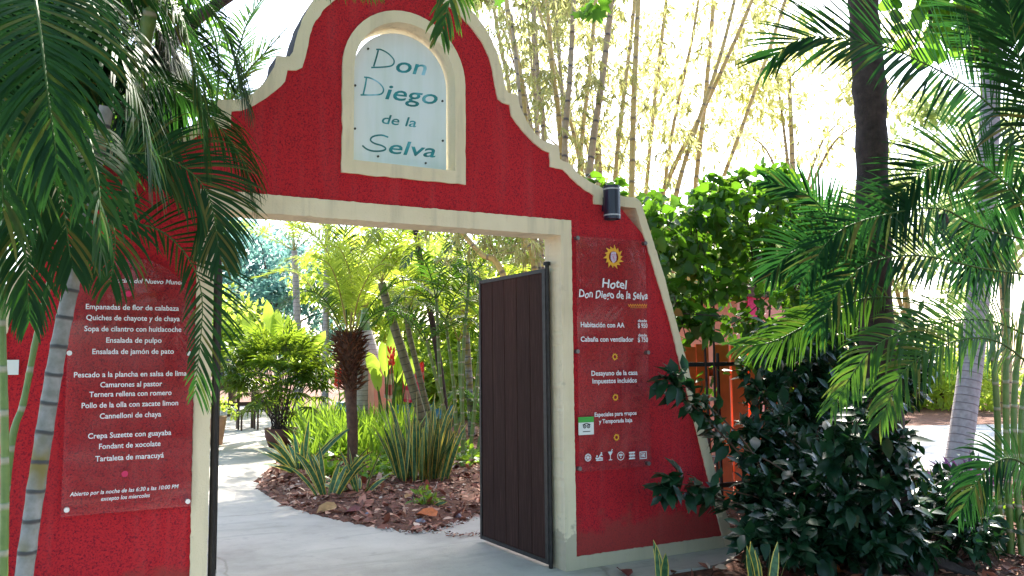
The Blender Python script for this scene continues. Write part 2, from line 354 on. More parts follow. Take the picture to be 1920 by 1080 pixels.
M['pale_leaf'] = leafm('pale_backlit_leaf', (.18, .28, .09), (.32, .40, .16), (.80, .90, .42), .5, .55)
M['teal_leaf'] = leafm('blue_green_leaf', (.05, .17, .15), (.13, .30, .27), (.25, .50, .42), .5, .4)
M['bright_leaf'] = leafm('bright_green_leaf', (.12, .24, .03), (.26, .38, .07), (.68, .82, .10), .5, .6)
M['yellow_leaf'] = leafm('yellow_green_leaf', (.14, .26, .03), (.30, .40, .06), (.55, .76, .08), .45, .5)
M['strap'] = leafm('strap_leaf', (.06, .18, .02), (.16, .32, .03), (.42, .62, .04), .4, .45)
M['rhapis'] = leafm('lady_palm_leaf', (.012, .06, .014), (.05, .15, .02), (.45, .62, .03), .35, .35)
M['rhoeo'] = leafm('purple_leaf', (.05, .02, .10), (.12, .05, .16), (.22, .04, .2), .4, .3)
M['terracotta'] = simple('terracotta', (.42, .25, .17), .8, 0, .15); M['dkpot'] = simple('dark_brown_clay', (.10, .035, .025), .7, 0, .2)
M['tablewood'] = simple('reddish_dark_wood', (.055, .025, .02), .5, 0, .3); M['redbowl'] = simple('red_clay', (.5, .09, .04), .5)
M['glass'] = simple('lantern_glass', (.5, .55, .6), .15)
M['pink'] = simple('pink_fabric', (.62, .20, .25), .8, 0, .2); M['magenta'] = simple('magenta_fabric', (.62, .03, .12), .8, 0, .15); M['whitecloth'] = simple('white_fabric', (.75, .62, .62), .8)
M['salmon'] = simple('salmon_plaster', (.72, .30, .24), .85, 0, .15, 3); M['orange'] = simple('orange_paint', (.85, .15, .03), .6, 0, .2, 4)
M['stone'] = simple('bluish_stone', (.20, .21, .28), .8, 0, .4, 20, .5); M['asphalt'] = simple('pale_road', (.45, .44, .43), .9, 0, .12, 2)
M['fl1'] = simple('tan_dry_leaf', (.42, .25, .11), .7, 0, .2, 30); M['fl2'] = simple('orange_dry_leaf', (.48, .12, .02), .6, 0, .25, 30); M['fl3'] = simple('maroon_dry_leaf', (.16, .035, .03), .6, 0, .3, 30)
M['pole'] = simple('pale_pole', (.42, .44, .44), .7); M['redflower'] = simple('red_bract', (.7, .05, .02), .5); M['poolblue'] = simple('pool_tile', (.03, .32, .55), .25)

# ------------------------------------------------------------------ the setting: ground, path, bed, road
AX = 2.1192                      # axis of the gate
def jit(poly, step=.06, amp=.0022, closed=True):
    out = []; n = len(poly); P = [np.asarray(a, float) for a in poly]
    for i in range(n if closed else n-1):
        a, b = P[i], P[(i+1) % n]; L = np.linalg.norm(b-a); k = max(1, int(L/step))
        for j in range(k):
            q = a+(b-a)*j/k
            out.append(q + (rng.normal(size=2)*amp if j else 0))
    if not closed: out.append(P[-1])
    return np.array(out)
def sp2(P, n): return spline(np.c_[np.array(P, float), np.zeros(len(P))], n)[:, :2]

mb = MB(); g = np.array([[-300, -300, -.02], [300, -300, -.02], [300, 300, -.02], [-300, 300, -.02]]); mb.add(g, [[0, 1, 2, 3]])
tag(mb.build('ground', M['soil']), kind='structure')
bed = np.vstack([sp2([(6.5, 2.9), (5.0, 2.75), (3.94, 2.42), (3.3, 2.02), (3.05, 1.9), (2.85, 2.1), (2.42, 3.3), (2.25, 4.6), (2.33, 5.8), (2.8, 7.4), (3.35, 9.0), (4.0, 11.5), (5.2, 16), (6.5, 19)], 120), [(14, 19), (14, 2.9)]])
bl = jit(bed[:120], .05, .012, False)
pathp = np.vstack([bl[::-1][:0], [(-12, -14), (3.4, -14)], sp2([(3.55, -6), (3.6, -3), (3.72, -.95), (4.02, -.45), (4.55, -.42), (5.0, -.2), (5.2, .3), (5.2, 1.0), (5.4, 2.0), (6.4, 2.9)], 40), bl[1:], [(6.5, 30), (-12, 30)]])
mb = MB(); mb.prism(pathp, -.1, 0, 0, axis='z'); tag(mb.build('path', M['conc']), kind='structure')
# mulch bed, a low mound on a grid
def inside(poly, x, y):
    r = np.zeros(x.shape, bool); n = len(poly); j = n-1
    for i in range(n):
        a, b = poly[i], poly[j]
        c = ((a[1] > y) != (b[1] > y)) & (x < (b[0]-a[0])*(y-a[1])/(b[1]-a[1]+1e-12)+a[0]); r ^= c; j = i
    return r
def edge_dist(poly, x, y):
    P = np.stack([x, y], -1); d = np.full(x.shape, 9.)
    for a in poly[:-2]: d = np.minimum(d, np.hypot(P[..., 0]-a[0], P[..., 1]-a[1]))
    return d
gx, gy = np.meshgrid(np.arange(2.1, 9, .06), np.arange(1.8, 14, .06), indexing='ij')
ins = inside(bed, gx, gy); dd = edge_dist(bed, gx, gy)
bedh = lambda x, y: .05*np.minimum(1, edge_dist(bed, np.asarray(x), np.asarray(y))/.5)
gz = np.where(ins, .006+.055*np.minimum(1, dd/.5)+rng.random(gx.shape)*.02, -.012)
n0, n1 = gx.shape; idx = np.arange(n0*n1).reshape(n0, n1)
f = np.stack([idx[:-1, :-1], idx[1:, :-1], idx[1:, 1:], idx[:-1, 1:]], -1).reshape(-1, 4)
keep = ins.ravel()[f].any(1)
mb = MB(); mb.add(np.stack([gx, gy, gz], -1).reshape(-1, 3), f[keep]); tag(mb.build('garden_bed', M['soil'], smooth=True), kind='structure')
# far road on the right
mb = MB(); a, b = G(1700, 900), G(1985, 885); c, d = G(1990, 793), G(1600, 800)
mb.prism(np.array([a[:2], b[:2], (40, 12), c[:2], d[:2], (9.5, 5.5)]), -.05, -.005, axis='z'); tag(mb.build('road', M['asphalt']), kind='structure')
# pool far in the garden
mb = MB(); a = U(690, 742, 16); mb.box((a[0], 16, .0), (a[0]+2.6, 19, .42)); tag(mb.build('swimming_pool', M['poolblue']), 'blue tiled pool edge far behind the strap leaved plants', 'pool')
# leaf litter
def litter(n, xy, zf, name, size=(.03, .10)):
    mb = MB(); P = np.c_[xy, zf(xy[:, 0], xy[:, 1])+rng.random(n)*.02]
    d = rvec(n); d[:, 2] *= .35; nr = nrm(np.c_[rng.normal(size=(n, 2))*.5, np.ones(n)])
    L = rng.uniform(*size, n); mb.leaves(P, d, nr, L, L*rng.uniform(.12, .6, n), *T_LAN)
    return tag(mb.build(name, M['litter']), kind='stuff')
def inpoly(n, poly, lo, hi):
    out = []
    while len(out) < n:
        q = rng.uniform(lo, hi, (n, 2)); out += list(q[inside(poly, q[:, 0], q[:, 1])])
    return np.array(out[:n])
xy = np.vstack([inpoly(10500, bed, (2.2, 1.8), (6.5, 8)), inpoly(1600, bed, (2.2, 6), (8, 12))])
litter(len(xy), xy, bedh, 'leaf_litter', (.05, .15))
xy = np.c_[rng.uniform(3.7, 11, 5000), rng.uniform(-3.6, 2.4, 5000)]; xy = xy[~inside(pathp, xy[:, 0], xy[:, 1])]
litter(len(xy), xy, lambda x, y: -.012+0*x, 'leaf_litter', (.04, .14))
t_ = rng.random(170); q = np.array([G(830+130*a, 1000+14*a+4*np.sin(a*9))[:2] for a in t_])+rng.normal(size=(170, 2))*.03
q2 = np.vstack([bl[rng.integers(20, 70, 220)]+rng.normal(size=(220, 2))*.05, q]); litter(len(q2), q2, lambda x, y: .004+0*x, 'leaf_litter', (.015, .05))

mb = MB(); n = 420; k = rng.integers(18, 78, n); q = np.c_[bl[k]+rng.normal(size=(n, 2))*.035, np.full(n, .004)]; L = rng.uniform(.01, .04, n)
mb.leaves(q, rvec(n)*[1, 1, .3], np.c_[rng.normal(size=(n, 2))*.3, np.ones(n)], L, L*.7, [(0, 0, 0), (.5, .3, .1), (.3, .9, 0), (-.4, .8, .05), (-.5, .3, 0), (0, .5, .35)], [[0, 1, 5], [1, 2, 5], [2, 3, 5], [3, 4, 5], [4, 0, 5]])
tag(mb.build('edge_gravel', simple('pale_chips', (.5, .47, .44), .9, 0, .35, 30)), kind='stuff')
# ------------------------------------------------------------------ gate wall
TH = .22
OUT = [(0.0, 4.46), (.2, 4.44), (.427, 4.323), (.55, 4.24), (.629, 4.162), (.70, 4.06), (.751, 3.95), (.79, 3.82), (.815, 3.70), (.838, 3.662), (.922, 3.655), (.94, 3.57), (.996, 3.465), (1.07, 3.375), (1.15, 3.32), (1.29, 3.296), (1.30, 3.19), (1.40, 3.16), (1.47, 3.09), (1.58, 3.035), (1.72, 2.99), (1.905, 2.945), (2.04, 2.943), (2.09, 2.91), (2.313, 2.307), (3.01, 0)]
INN = [(0.0, 4.34), (.2, 4.315), (.40, 4.22), (.52, 4.13), (.605, 4.04), (.675, 3.92), (.70, 3.84), (.725, 3.70), (.75, 3.60), (.79, 3.575), (.85, 3.568), (.865, 3.485), (.91, 3.43), (.975, 3.365), (1.06, 3.295), (1.15, 3.245), (1.205, 3.232), (1.208, 3.12), (1.33, 3.108), (1.40, 3.05), (1.47, 3.0), (1.55, 2.955), (1.617, 2.926), (1.617, 2.857), (2.034, 2.857), (2.353, 1.956), (2.90, 0)]
OUT = [np.array(a) for a in OUT]; INN = [np.array(a) for a in INN]
def full(h):     # mirror a half profile into an open chain left-bottom ... top ... right-bottom
    h = np.array(h); l = h[::-1].copy(); l[:, 0] *= -1
    return np.vstack([l[:-1], h])
fo, fi = full(OUT), full(INN)
fo = jit(fo, .025, .0016, False); fi = jit(fi, .025, .0016, False)
mid = full([a*.5+b*.5 for a, b in zip(OUT[:-1], [INN[i] for i in range(len(OUT)-1)])]+[np.array((2.955, 0))])
off = np.array([AX, 0])
wall = thing('gate_wall', 'red stucco entrance wall with stepped curved gable and cream plaster trim', 'gate wall', (AX, TH/2, 0)); wall['kind'] = 'thing'
mb = MB()
open_ = [(1.35, 0), (1.35, 2.645), (-1.35, 2.645), (-1.35, 0)]
def arch(r, zb, zs, n=24):
    th = np.linspace(0, np.pi, n); return np.vstack([[(r, zb)], np.c_[r*np.cos(th), zs+r*1.03*np.sin(th)], [(-r, zb)]])
niche_mid = arch(.43, 2.955, 3.655)
body = np.vstack([mid, open_])
mb.prism(body+off, 0, TH, 0, holes=[niche_mid+off]); mb.build('wall_face', M['red'], wall)
mb = MB(); ring = np.vstack([fo, fi[::-1]]); mb.prism(ring+off, -.014, TH+.014)
cop = mb.build('coping', [M['cream'], M['mould']], wall)
me = cop.data
for pl in me.polygons:        # weathered top and outer edges of the coping
    n = pl.normal
    if len(pl.vertices) == 4 and abs(n.y) < .3:
        c = pl.center
        if c.z > .6 and any(np.hypot(c.x-a[0], c.z-a[1]) < .05 for a in fo): pl.material_index = 1
mb = MB()
inner = jit([(1.295, 0), (1.295, 2.58), (-1.295, 2.58), (-1.295, 0)], .025, .0016, False); outer = jit([(1.395, 0), (1.395, 2.705), (-1.395, 2.705), (-1.395, 0)], .025, .0016, False)
mb.prism(np.vstack([outer, inner[::-1]])+off, -.016, TH+.016); mb.build('door_frame', M['cream'], wall)
mb = MB(); mb.prism(jit(arch(.472, 2.905, 3.655))+off, -.018, TH+.018, holes=[arch(.388, 3.0, 3.655)+off]); mb.build('niche_surround', M['cream'], wall)
for s in (1, -1):
    mb = MB(); mb.prism(jit([(s*1.398, 0), (s*1.398, .098), (s*2.868, .098), (s*2.896, .0)], .025, .0016)+off, -.013, TH+.013); mb.build('plinth_band', M['cream'], wall)
# gate leaves
def leaf(hinge, ang, width, label):
    Mx = np.array(Matrix.Translation((hinge[0], hinge[1], 0)) @ Matrix.Rotation(ang, 4, 'Z'))
    z0, z1 = .03, 2.33
    fr = MB()
    fr.box((0, -.022, z0), (.045, .022, z1), M=Mx); fr.box((width-.03, -.022, z0), (width, .022, z1), M=Mx)
    fr.box((.045, -.02, z1-.03), (width-.03, .02, z1), M=Mx); fr.box((.045, -.02, z0), (width-.03, .02, z0+.03), M=Mx)
    o = fr.build('gate_leaf', M['blackmetal'], wall); tag(o, label)
    pk = MB(); n = 5; w = (width-.075)/n
    for i in range(n): pk.box((.045+i*w+.004, -.013+.003*(i % 2), z0+.031), (.045+(i+1)*w-.004, .013, z1-.031), rnd=rng.random(), M=Mx)
    pk.build('plank_panel', M['wood'], o)
    h = MB()
    h.tube([Mx[:3, 3]+np.array([0, 0, 0.0]), Mx[:3, 3]+np.array([0, 0, 2.355])], .017, 8)
    h.lathe([(0, 2.355), (.03, 2.355), (.03, 2.38), (.02, 2.385), (0, 2.385)], (hinge[0], hinge[1], 0), 10)
    h.build('hinge_post', M['blackmetal'], o)
leaf((AX+1.252, .13), math.atan2(1.12, -.035), 1.12, 'dark plank gate leaf swung inward at the right jamb')
leaf((AX-1.252, .10), math.radians(90-9.5), 1.12, 'black framed gate leaf seen edge on at the left jamb')

# ------------------------------------------------------------------ lettering
_cache = {}
def glyphs(body, shear=0., bold=0.):
    key = (body, shear, bold)
    if key in _cache: return _cache[key]
    c = bpy.data.curves.new('t', 'FONT'); c.body = body; c.size = 1; c.shear = shear; c.offset = bold; c.resolution_u = 3; c.extrude = 0
    o = bpy.data.objects.new('t', c); COL.objects.link(o); bpy.context.view_layer.update()
    me = bpy.data.meshes.new_from_object(o.evaluated_get(bpy.context.evaluated_depsgraph_get()))
    v = np.array([x.co[:2] for x in me.vertices]); fs = [list(p.vertices) for p in me.polygons]
    bpy.data.objects.remove(o); bpy.data.curves.remove(c); bpy.data.meshes.remove(me)
    _cache[key] = (v, fs); return v, fs
def text(mb, body, x0, x1, zb, y, size, mat=0, shear=0., bold=.012, slope=0.):
    v, fs = glyphs(body, shear, bold); w0, w1 = v[:, 0].min(), v[:, 0].max()
    X = x0+(v[:, 0]-w0)/(w1-w0)*(x1-x0); Z = zb+v[:, 1]*size+(X-x0)*slope
    P = np.stack([X, np.full(len(X), y), Z], -1)
    for k in (3, 4, 5, 6):
        ff = [q for q in fs if len(q) == k]
        if ff: mb.add(P, ff, mat)
def stroke(mb, pts, w, y, mat=0, n=24):
    p = spline(np.c_[np.array(pts, float), np.zeros(len(pts))], n)[:, :2]; T = nrm(np.gradient(p, axis=0)); Nn = np.c_[-T[:, 1], T[:, 0]]
    w = np.broadcast_to(w, (n,))[:, None]; a, b = p+Nn*w/2, p-Nn*w/2
    v = np.vstack([np.c_[a[:, 0], np.full(n, y), a[:, 1]], np.c_[b[:, 0], np.full(n, y), b[:, 1]]]); i = np.arange(n-1)
    mb.add(v, np.stack([i, i+1, i+1+n, i+n], -1), mat)
def disc(mb, c, r, y, mat=0, n=20, r0=None, rz=None):
    th = np.linspace(0, 2*np.pi, n, endpoint=False); rz = rz or r
    if r0 is None:
        v = np.vstack([np.c_[c[0]+r*np.cos(th), np.full(n, y), c[1]+rz*np.sin(th)], [[c[0], y, c[1]]]]); i = np.arange(n); mb.add(v, np.stack([i, (i+1) % n, np.full(n, n)], -1), mat)
    else:
        k = r0/r; v = np.vstack([np.c_[c[0]+r*np.cos(th), np.full(n, y), c[1]+rz*np.sin(th)], np.c_[c[0]+r0*np.cos(th), np.full(n, y), c[1]+rz*k*np.sin(th)]]); i = np.arange(n); j = (i+1) % n
        mb.add(v, np.stack([i, j, j+n, i+n], -1), mat)
def sunburst(mb, c, r, r0, y, mat=0, n=14):
    disc(mb, c, r*.68, y, mat, 28, r0)
    for k in range(n):
        a = 2*np.pi*k/n; rr = r*(1 if k % 2 else .88)
        p = [(c[0]+r*.66*np.cos(a-.2), c[1]+r*.66*np.sin(a-.2)), (c[0]+rr*np.cos(a+.14), c[1]+rr*np.sin(a+.14)), (c[0]+r*.66*np.cos(a+.2), c[1]+r*.66*np.sin(a+.2))]
        mb.add([[q[0], y-.0003, q[1]] for q in p], [[0, 1, 2]], mat)
def standoff(mb, x, z, y0, y1, r):
    th = np.linspace(0, 2*np.pi, 15)[:-1]
    mb.tube([(x, y0, z), (x, y1, z)], r, 14)

# niche sign
sg = thing('hanging_sign', 'arched white name board with teal lettering hung in the gable niche', 'sign', (AX, .10, 3.0))
bp = arch(.366, 3.03, 3.652); bp[1:-1, 1] = 3.652 + (bp[1:-1, 1]-3.652)*.96
mb = MB(); mb.prism(bp+off, .100, .118); bo = mb.build('sign_board', M['board'], sg)
YB = .0985
def Bq(x, y): w = U(600+x/3, y/3, YB); return (w[0], w[2])
mb = MB()
for s, w in (([(328, 282), (318, 320), (302, 374)], .012), ([(316, 278), (345, 280), (385, 302), (416, 338), (408, 366), (370, 376), (288, 380)], .011), ([(262, 436), (255, 480), (243, 532)], .012),
          ([(248, 434), (285, 440), (330, 465), (357, 500), (345, 528), (300, 534), (228, 534)], .011), ([(384, 772), (345, 760), (298, 768), (284, 788), (305, 806), (350, 820), (370, 836), (350, 848), (300, 850), (262, 838), (238, 818)], .012)):
    stroke(mb, [Bq(*a) for a in s], w, YB, n=30)
def line(mb, s, xa, ya, xb, yb, size, shear=.22, bold=.006):
    a, b = Bq(xa, ya), Bq(xb, yb); text(mb, s, a[0], b[0], a[1], YB, size, 0, shear, bold, (b[1]-a[1])/(b[0]-a[0]))
line(mb, 'on', 428, 404, 600, 424, .17, .22, .010); line(mb, 'iego', 366, 556, 662, 588, .160, .22, .010); line(mb, 'de la', 348, 694, 541, 716, .10, .22, .010); line(mb, 'elva', 388, 862, 650, 886, .145, .22, .010)
mb.build('lettering', M['teal'], sg)
for x, y in ((270, 275), (197, 481), (196, 724), (326, 880), (594, 918), (688, 569), (690, 792)): w = Bq(x, y); mb = MB(); standoff(mb, w[0], w[1], .092, .12, .008); mb.build('screw', M['black_ink'], sg)
mb = MB(); w = U(753, 55, .11); mb.tube([w, w+[0, 0, .14]], .008, 6); mb.tube([w+[-.025, 0, .07], w+[.025, 0, .07]], .007, 6); mb.build('hanging_bolt', M['bark_dark'], sg)

# left menu panel
YP = -.030
mn = thing('menu_panel', 'clear acrylic menu board with arched top listing dishes on the left pillar', 'sign', (AX-1.74, YP, .75))
th = np.linspace(0, np.pi, 24)
pp = np.vstack([[(-1.395, .735)], np.c_[-1.745+.35*np.cos(th), 1.84+.40*np.sin(th)], [(-2.097, .735)]])
mb = MB(); mb.prism(pp+off, YP, YP+.006); mb.build('acrylic_sheet', M['acryl'], mn)
def pl(mb, s, xa, xb, yb, size, y=YP-.0015, mat=0, shear=0., bold=.012):
    xm = (xa+xb)/2; a, b = U(xa, yb, y), U(xb, yb, y); zc = U(xm, yb, y)[2]; text(mb, s, a[0], b[0], zc, y, size, mat, shear, bold)
mb = MB(); tl = .044
for s, xa, xb, yb in (('Empanadas de flor de calabaza', 160.7, 335.5, 581), ('Quiches de chayote y de chaya', 161.5, 337, 601), ('Sopa de cilantro con huitlacoche', 158, 340, 621.5), ('Ensalada de pulpo', 199, 303, 642.5), ('Ensalada de jamón de pato', 173, 326, 663.5),
                      ('Pescado a la plancha en salsa de lima', 138.5, 350, 706), ('Camarones al pastor', 188, 304, 725), ('Ternera rellena con romero', 167.5, 321.5, 742.5), ('Pollo de la olla con zacate limon', 153, 334, 762.5), ('Cannelloni de chaya', 187, 302, 783),
                      ('Crepa Suzette con guayaba', 165, 321, 819), ('Fondant de xocolate', 185.6, 301, 839), ('Tartaleta de maracuyá', 178.6, 307, 861.5)): pl(mb, s, xa, xb, yb, tl)
pl(mb, 'Cocina del Nuevo Mundo', 210, 346, 531.5, .040, shear=.2); pl(mb, 'Abierto por la noche de las 6:30 a las 10:00 PM', 131, 334.7, 923, .033, shear=.2); pl(mb, 'excepto los miercoles', 189.5, 281, 935.5, .033, shear=.2)
mb.build('lettering', M['white_ink'], mn)
for x, y in ((234, 888.6), (241, 551)): mb = MB(); w = U(x, y, YP); disc(mb, (w[0], w[2]), .018, YP-.0015); mb.build('printed_dot', M['magenta_ink'], mn)
for x, y in ((130, 662), (355, 663), (125, 956), (352, 940)):
    mb = MB(); w = U(x, y, YP); standoff(mb, w[0], w[2], 0, YP-.008, .0145); mb.build('standoff', M['steel'], mn, smooth=False)

# right hotel panel
hp = thing('hotel_panel', 'clear acrylic price board with golden sun emblem on the right pillar', 'sign', (AX+1.77, YP, .74))
mb = MB(); mb.prism(np.array([(1.425, .735), (2.122, .735), (2.112, 2.582), (1.425, 2.582)])+off, YP, YP+.006); mb.build('acrylic_sheet', M['acryl'], hp)
YT = YP-.0015
mb = MB()
def script_text(s, xa, xb, yb, size, wob=.004):
    v, fs = glyphs(s, .12, .018); w = U(xa, yb, YT), U(xb, yb, YT); w0, w1 = v[:, 0].min(), v[:, 0].max()
    X = w[0][0]+(v[:, 0]-w0)/(w1-w0)*(w[1][0]-w[0][0]); zc = U((xa+xb)/2, yb, YT)[2]
    Z = zc+v[:, 1]*size+wob*np.sin(v[:, 0]*5.1); P = np.stack([X, np.full(len(X), YT), Z], -1)
    for k in (3, 4, 5, 6):
        ff = [q for q in fs if len(q) == k]
        if ff: mb.add(P, ff)
script_text('Hotel', 1129, 1176, 540, .10, .006); script_text('Don Diego de la Selva', 1085.6, 1214.5, 559.5, .085, .006)
for s, xa, xb, yb, sz in (('Habitación con AA', 1089, 1171, 613.6, .056), ('$ 950', 1196, 1214, 614.5, .052), ('Cabaña con ventilador', 1089, 1188, 640.5, .056), ('$ 750', 1196, 1215, 641, .052),
                          ('Desayuno de la casa', 1109, 1195.5, 703.5, .054), ('Impuestos incluidos', 1111, 1194, 718, .054), ('Especiales para grupos', 1115, 1193.6, 779.5, .046), ('y Temporada baja', 1123, 1185.6, 792.5, .046), ('desde', 1196, 1213, 604, .034), ('desde', 1197, 1213, 631, .034)): pl(mb, s, xa, xb, yb, sz, YT, bold=.02)
def ic(x, y): w = U(x, y, YT); return (w[0], w[2])
c = ic(1102.6, 858); disc(mb, c, .030, YT, n=24, r0=.024); disc(mb, c, .009, YT)
for k in range(8): a = k*np.pi/4; stroke(mb, [(c[0]+.01*np.cos(a), c[1]+.01*np.sin(a)), (c[0]+.025*np.cos(a), c[1]+.025*np.sin(a))], .006, YT, n=2)
c = ic(1123.5, 857)
stroke(mb, [(c[0]-.034, c[1]-.006), (c[0]-.015, c[1]-.012), (c[0]+.005, c[1]-.006), (c[0]+.034, c[1]-.012)], .012, YT); stroke(mb, [(c[0]-.03, c[1]-.024), (c[0]+.034, c[1]-.024)], .010, YT, n=2); stroke(mb, [(c[0]+.002, c[1]+.0), (c[0]+.016, c[1]+.018), (c[0]+.03, c[1]+.01)], .010, YT); disc(mb, (c[0]-.02, c[1]+.008), .008, YT); disc(mb, (c[0]+.022, c[1]+.03), .007, YT)
c = ic(1144.5, 853); mb.add([(c[0]-.024, YT, c[1]+.026), (c[0]+.024, YT, c[1]+.026), (c[0], YT, c[1]-.01)], [[0, 1, 2]]); stroke(mb, [(c[0], c[1]-.006), (c[0], c[1]-.036)], .006, YT, n=2); stroke(mb, [(c[0]-.016, c[1]-.038), (c[0]+.016, c[1]-.038)], .006, YT, n=2); stroke(mb, [(c[0]+.006, c[1]+.02), (c[0]+.02, c[1]+.044)], .007, YT, n=2)
c = ic(1164, 855); disc(mb, c, .034, YT, n=24, r0=.029)
for r in (.024, .016): stroke(mb, [(c[0]+r*np.cos(a), c[1]-.012+r*1.1*np.sin(a)) for a in np.linspace(.7, 2.44, 7)], .006, YT, n=12)
disc(mb, (c[0], c[1]-.01), .006, YT)
c = ic(1185, 854)
for dz in (-.024, 0, .024): stroke(mb, [(c[0]-.03, c[1]+dz), (c[0]+.03, c[1]+dz)], .010, YT, n=2)
for dx in (-.018, 0, .018): stroke(mb, [(c[0]+dx, c[1]-.019), (c[0]+dx, c[1]-.005)], .006, YT, n=2); stroke(mb, [(c[0]+dx, c[1]+.005), (c[0]+dx, c[1]+.019)], .006, YT, n=2)
c = ic(1206, 853.5)
for a, b in (((-.032, -.026), (.032, -.026)), ((-.032, .026), (.032, .026)), ((-.032, -.03), (-.032, .03)), ((.032, -.03), (.032, .03)), ((-.02, 0), (.02, 0)), ((0, -.014), (0, .014)), ((-.02, .012), (-.006, .012)), ((.006, .012), (.02, .012)), ((-.02, -.012), (-.006, -.012)), ((.006, -.012), (.02, -.012))):
    stroke(mb, [(c[0]+a[0], c[1]+a[1]), (c[0]+b[0], c[1]+b[1])], .007, YT, n=2)
mb.build('lettering', M['white_ink'], hp)
mb = MB(); c = ic(1150.5, 482); sunburst(mb, c, .104, .047, YT, 0, 14); disc(mb, c, .030, YT, 1, 10, rz=.046)
for dx, dz, r in ((-.012, .028, .014), (.014, .03, .013), (-.004, -.034, .014), (.016, -.02, .012), (-.018, -.012, .012)): disc(mb, (c[0]+dx, c[1]+dz), r, YT-.0004, 1, 8)
stroke(mb, [(c[0]-.01, c[1]+.006), (c[0]+.002, c[1]-.004), (c[0]+.004, c[1]-.02)], .006, YT-.0008, 2); stroke(mb, [(c[0]-.014, c[1]+.018), (c[0]-.002, c[1]+.02)], .005, YT-.0008, 2); stroke(mb, [(c[0]+.006, c[1]+.02), (c[0]+.02, c[1]+.016)], .005, YT-.0008, 2)
mb.build('sun_emblem', [M['gold_ink'], M['violet_ink'], M['magenta_ink']], hp)
for x, y in ((1153, 669), (1154, 745), (1156, 820)): mb = MB(); sunburst(mb, ic(x, y), .034, .014, YT, 0, 10); mb.build('small_sun', M['gold_ink'], hp)
mb = MB(); a = [ic(1178+35*k/16, 572.5+(2.2 if k % 2 else -2.2)) for k in range(17)]; stroke(mb, a, .008, YT, 3, 70); stroke(mb, [ic(1182, 577), ic(1213, 577)], .004, YT, 3, 2)
mb.build('orange_script', [M['orange_ink']]*4, hp)
for x, y in ((1083, 446), (1210, 456), (1083, 659), (1215, 661), (1087, 879), (1216, 869)):
    mb = MB(); w = U(x, y, YP); standoff(mb, w[0], w[2], 0, YP-.008, .0165); mb.build('standoff', M['dullsteel'], hp)
# small sticker plaque
st = thing('award_plaque', 'small white and green plaque stuck on the lower left of the price board', 'plaque', U(1100, 800, YP-.006))
a, b = U(1086, 816, YP-.012), U(1113, 784, YP-.012)
mb = MB(); mb.box((a[0], YP-.012, a[2]), (b[0], YP-.002, b[2]-.03)); mb.build('plate', M['paper'], st)
mb = MB(); mb.box((a[0]-.001, YP-.013, b[2]-.03), (b[0]+.001, YP-.002, b[2]+.012)); mb.build('green_header', M['green_ink'], st)
mb = MB(); xc = (a[0]+b[0])/2; zc = a[2]+(b[2]-a[2])*.52; yy = YP-.0135
for s in (-1, 1): disc(mb, (xc+s*.018, zc), .016, yy, 0, 14, .009); disc(mb, (xc+s*.018, zc), .005, yy, 0, 8)
stroke(mb, [(xc-.036, zc+.012), (xc, zc+.022), (xc+.036, zc+.012)], .006, yy); stroke(mb, [(xc-.035, zc-.04), (xc+.035, zc-.04)], .006, yy, n=2); mb.build('owl_mark', M['black_ink'], st)

# wall lamps, switch box
def lamp(xc, z0, z1, label, r=.068):
    o = thing('wall_lamp', label, 'lamp', (xc, -.1, z0))
    mb = MB(); mb.lathe([(0, z0+.012), (r-.012, z0+.012), (r-.01, z0), (r, z0), (r, z1), (r-.01, z1), (r-.014, z1-.02), (0, z1-.02)], (xc, -.1, 0), 24); mb.box((xc-.03, -.04, z0+.08), (xc+.03, 0, z1-.08)); mb.build('housing', M['lamp_blue'], o)
    for z in (z1-.034, z0+.024): mb = MB(); mb.lathe([(r+.002, z), (r+.002, z+.012), (r-.002, z+.012), (r-.002, z), (r+.002, z)], (xc, -.1, 0), 24); mb.build('trim_ring', M['grey_band'], o)
lamp(AX+1.732, 2.725, 2.995, 'dark blue cylinder wall lamp with pale rings above the price board')
lamp(AX-1.752, 2.775, 3.04, 'dark blue wall lamp half hidden by palm fronds on the left pillar')
mb = MB(); mb.box((AX-2.50, -.03, 1.548), (AX-2.335, .0-.014, 1.632)); sw = mb.build('switch_plate', M['paper'], origin=(AX-2.42, -.02, 1.59)); tag(sw, 'small pale wall plate on the far left edge of the red wall', 'wall plate')

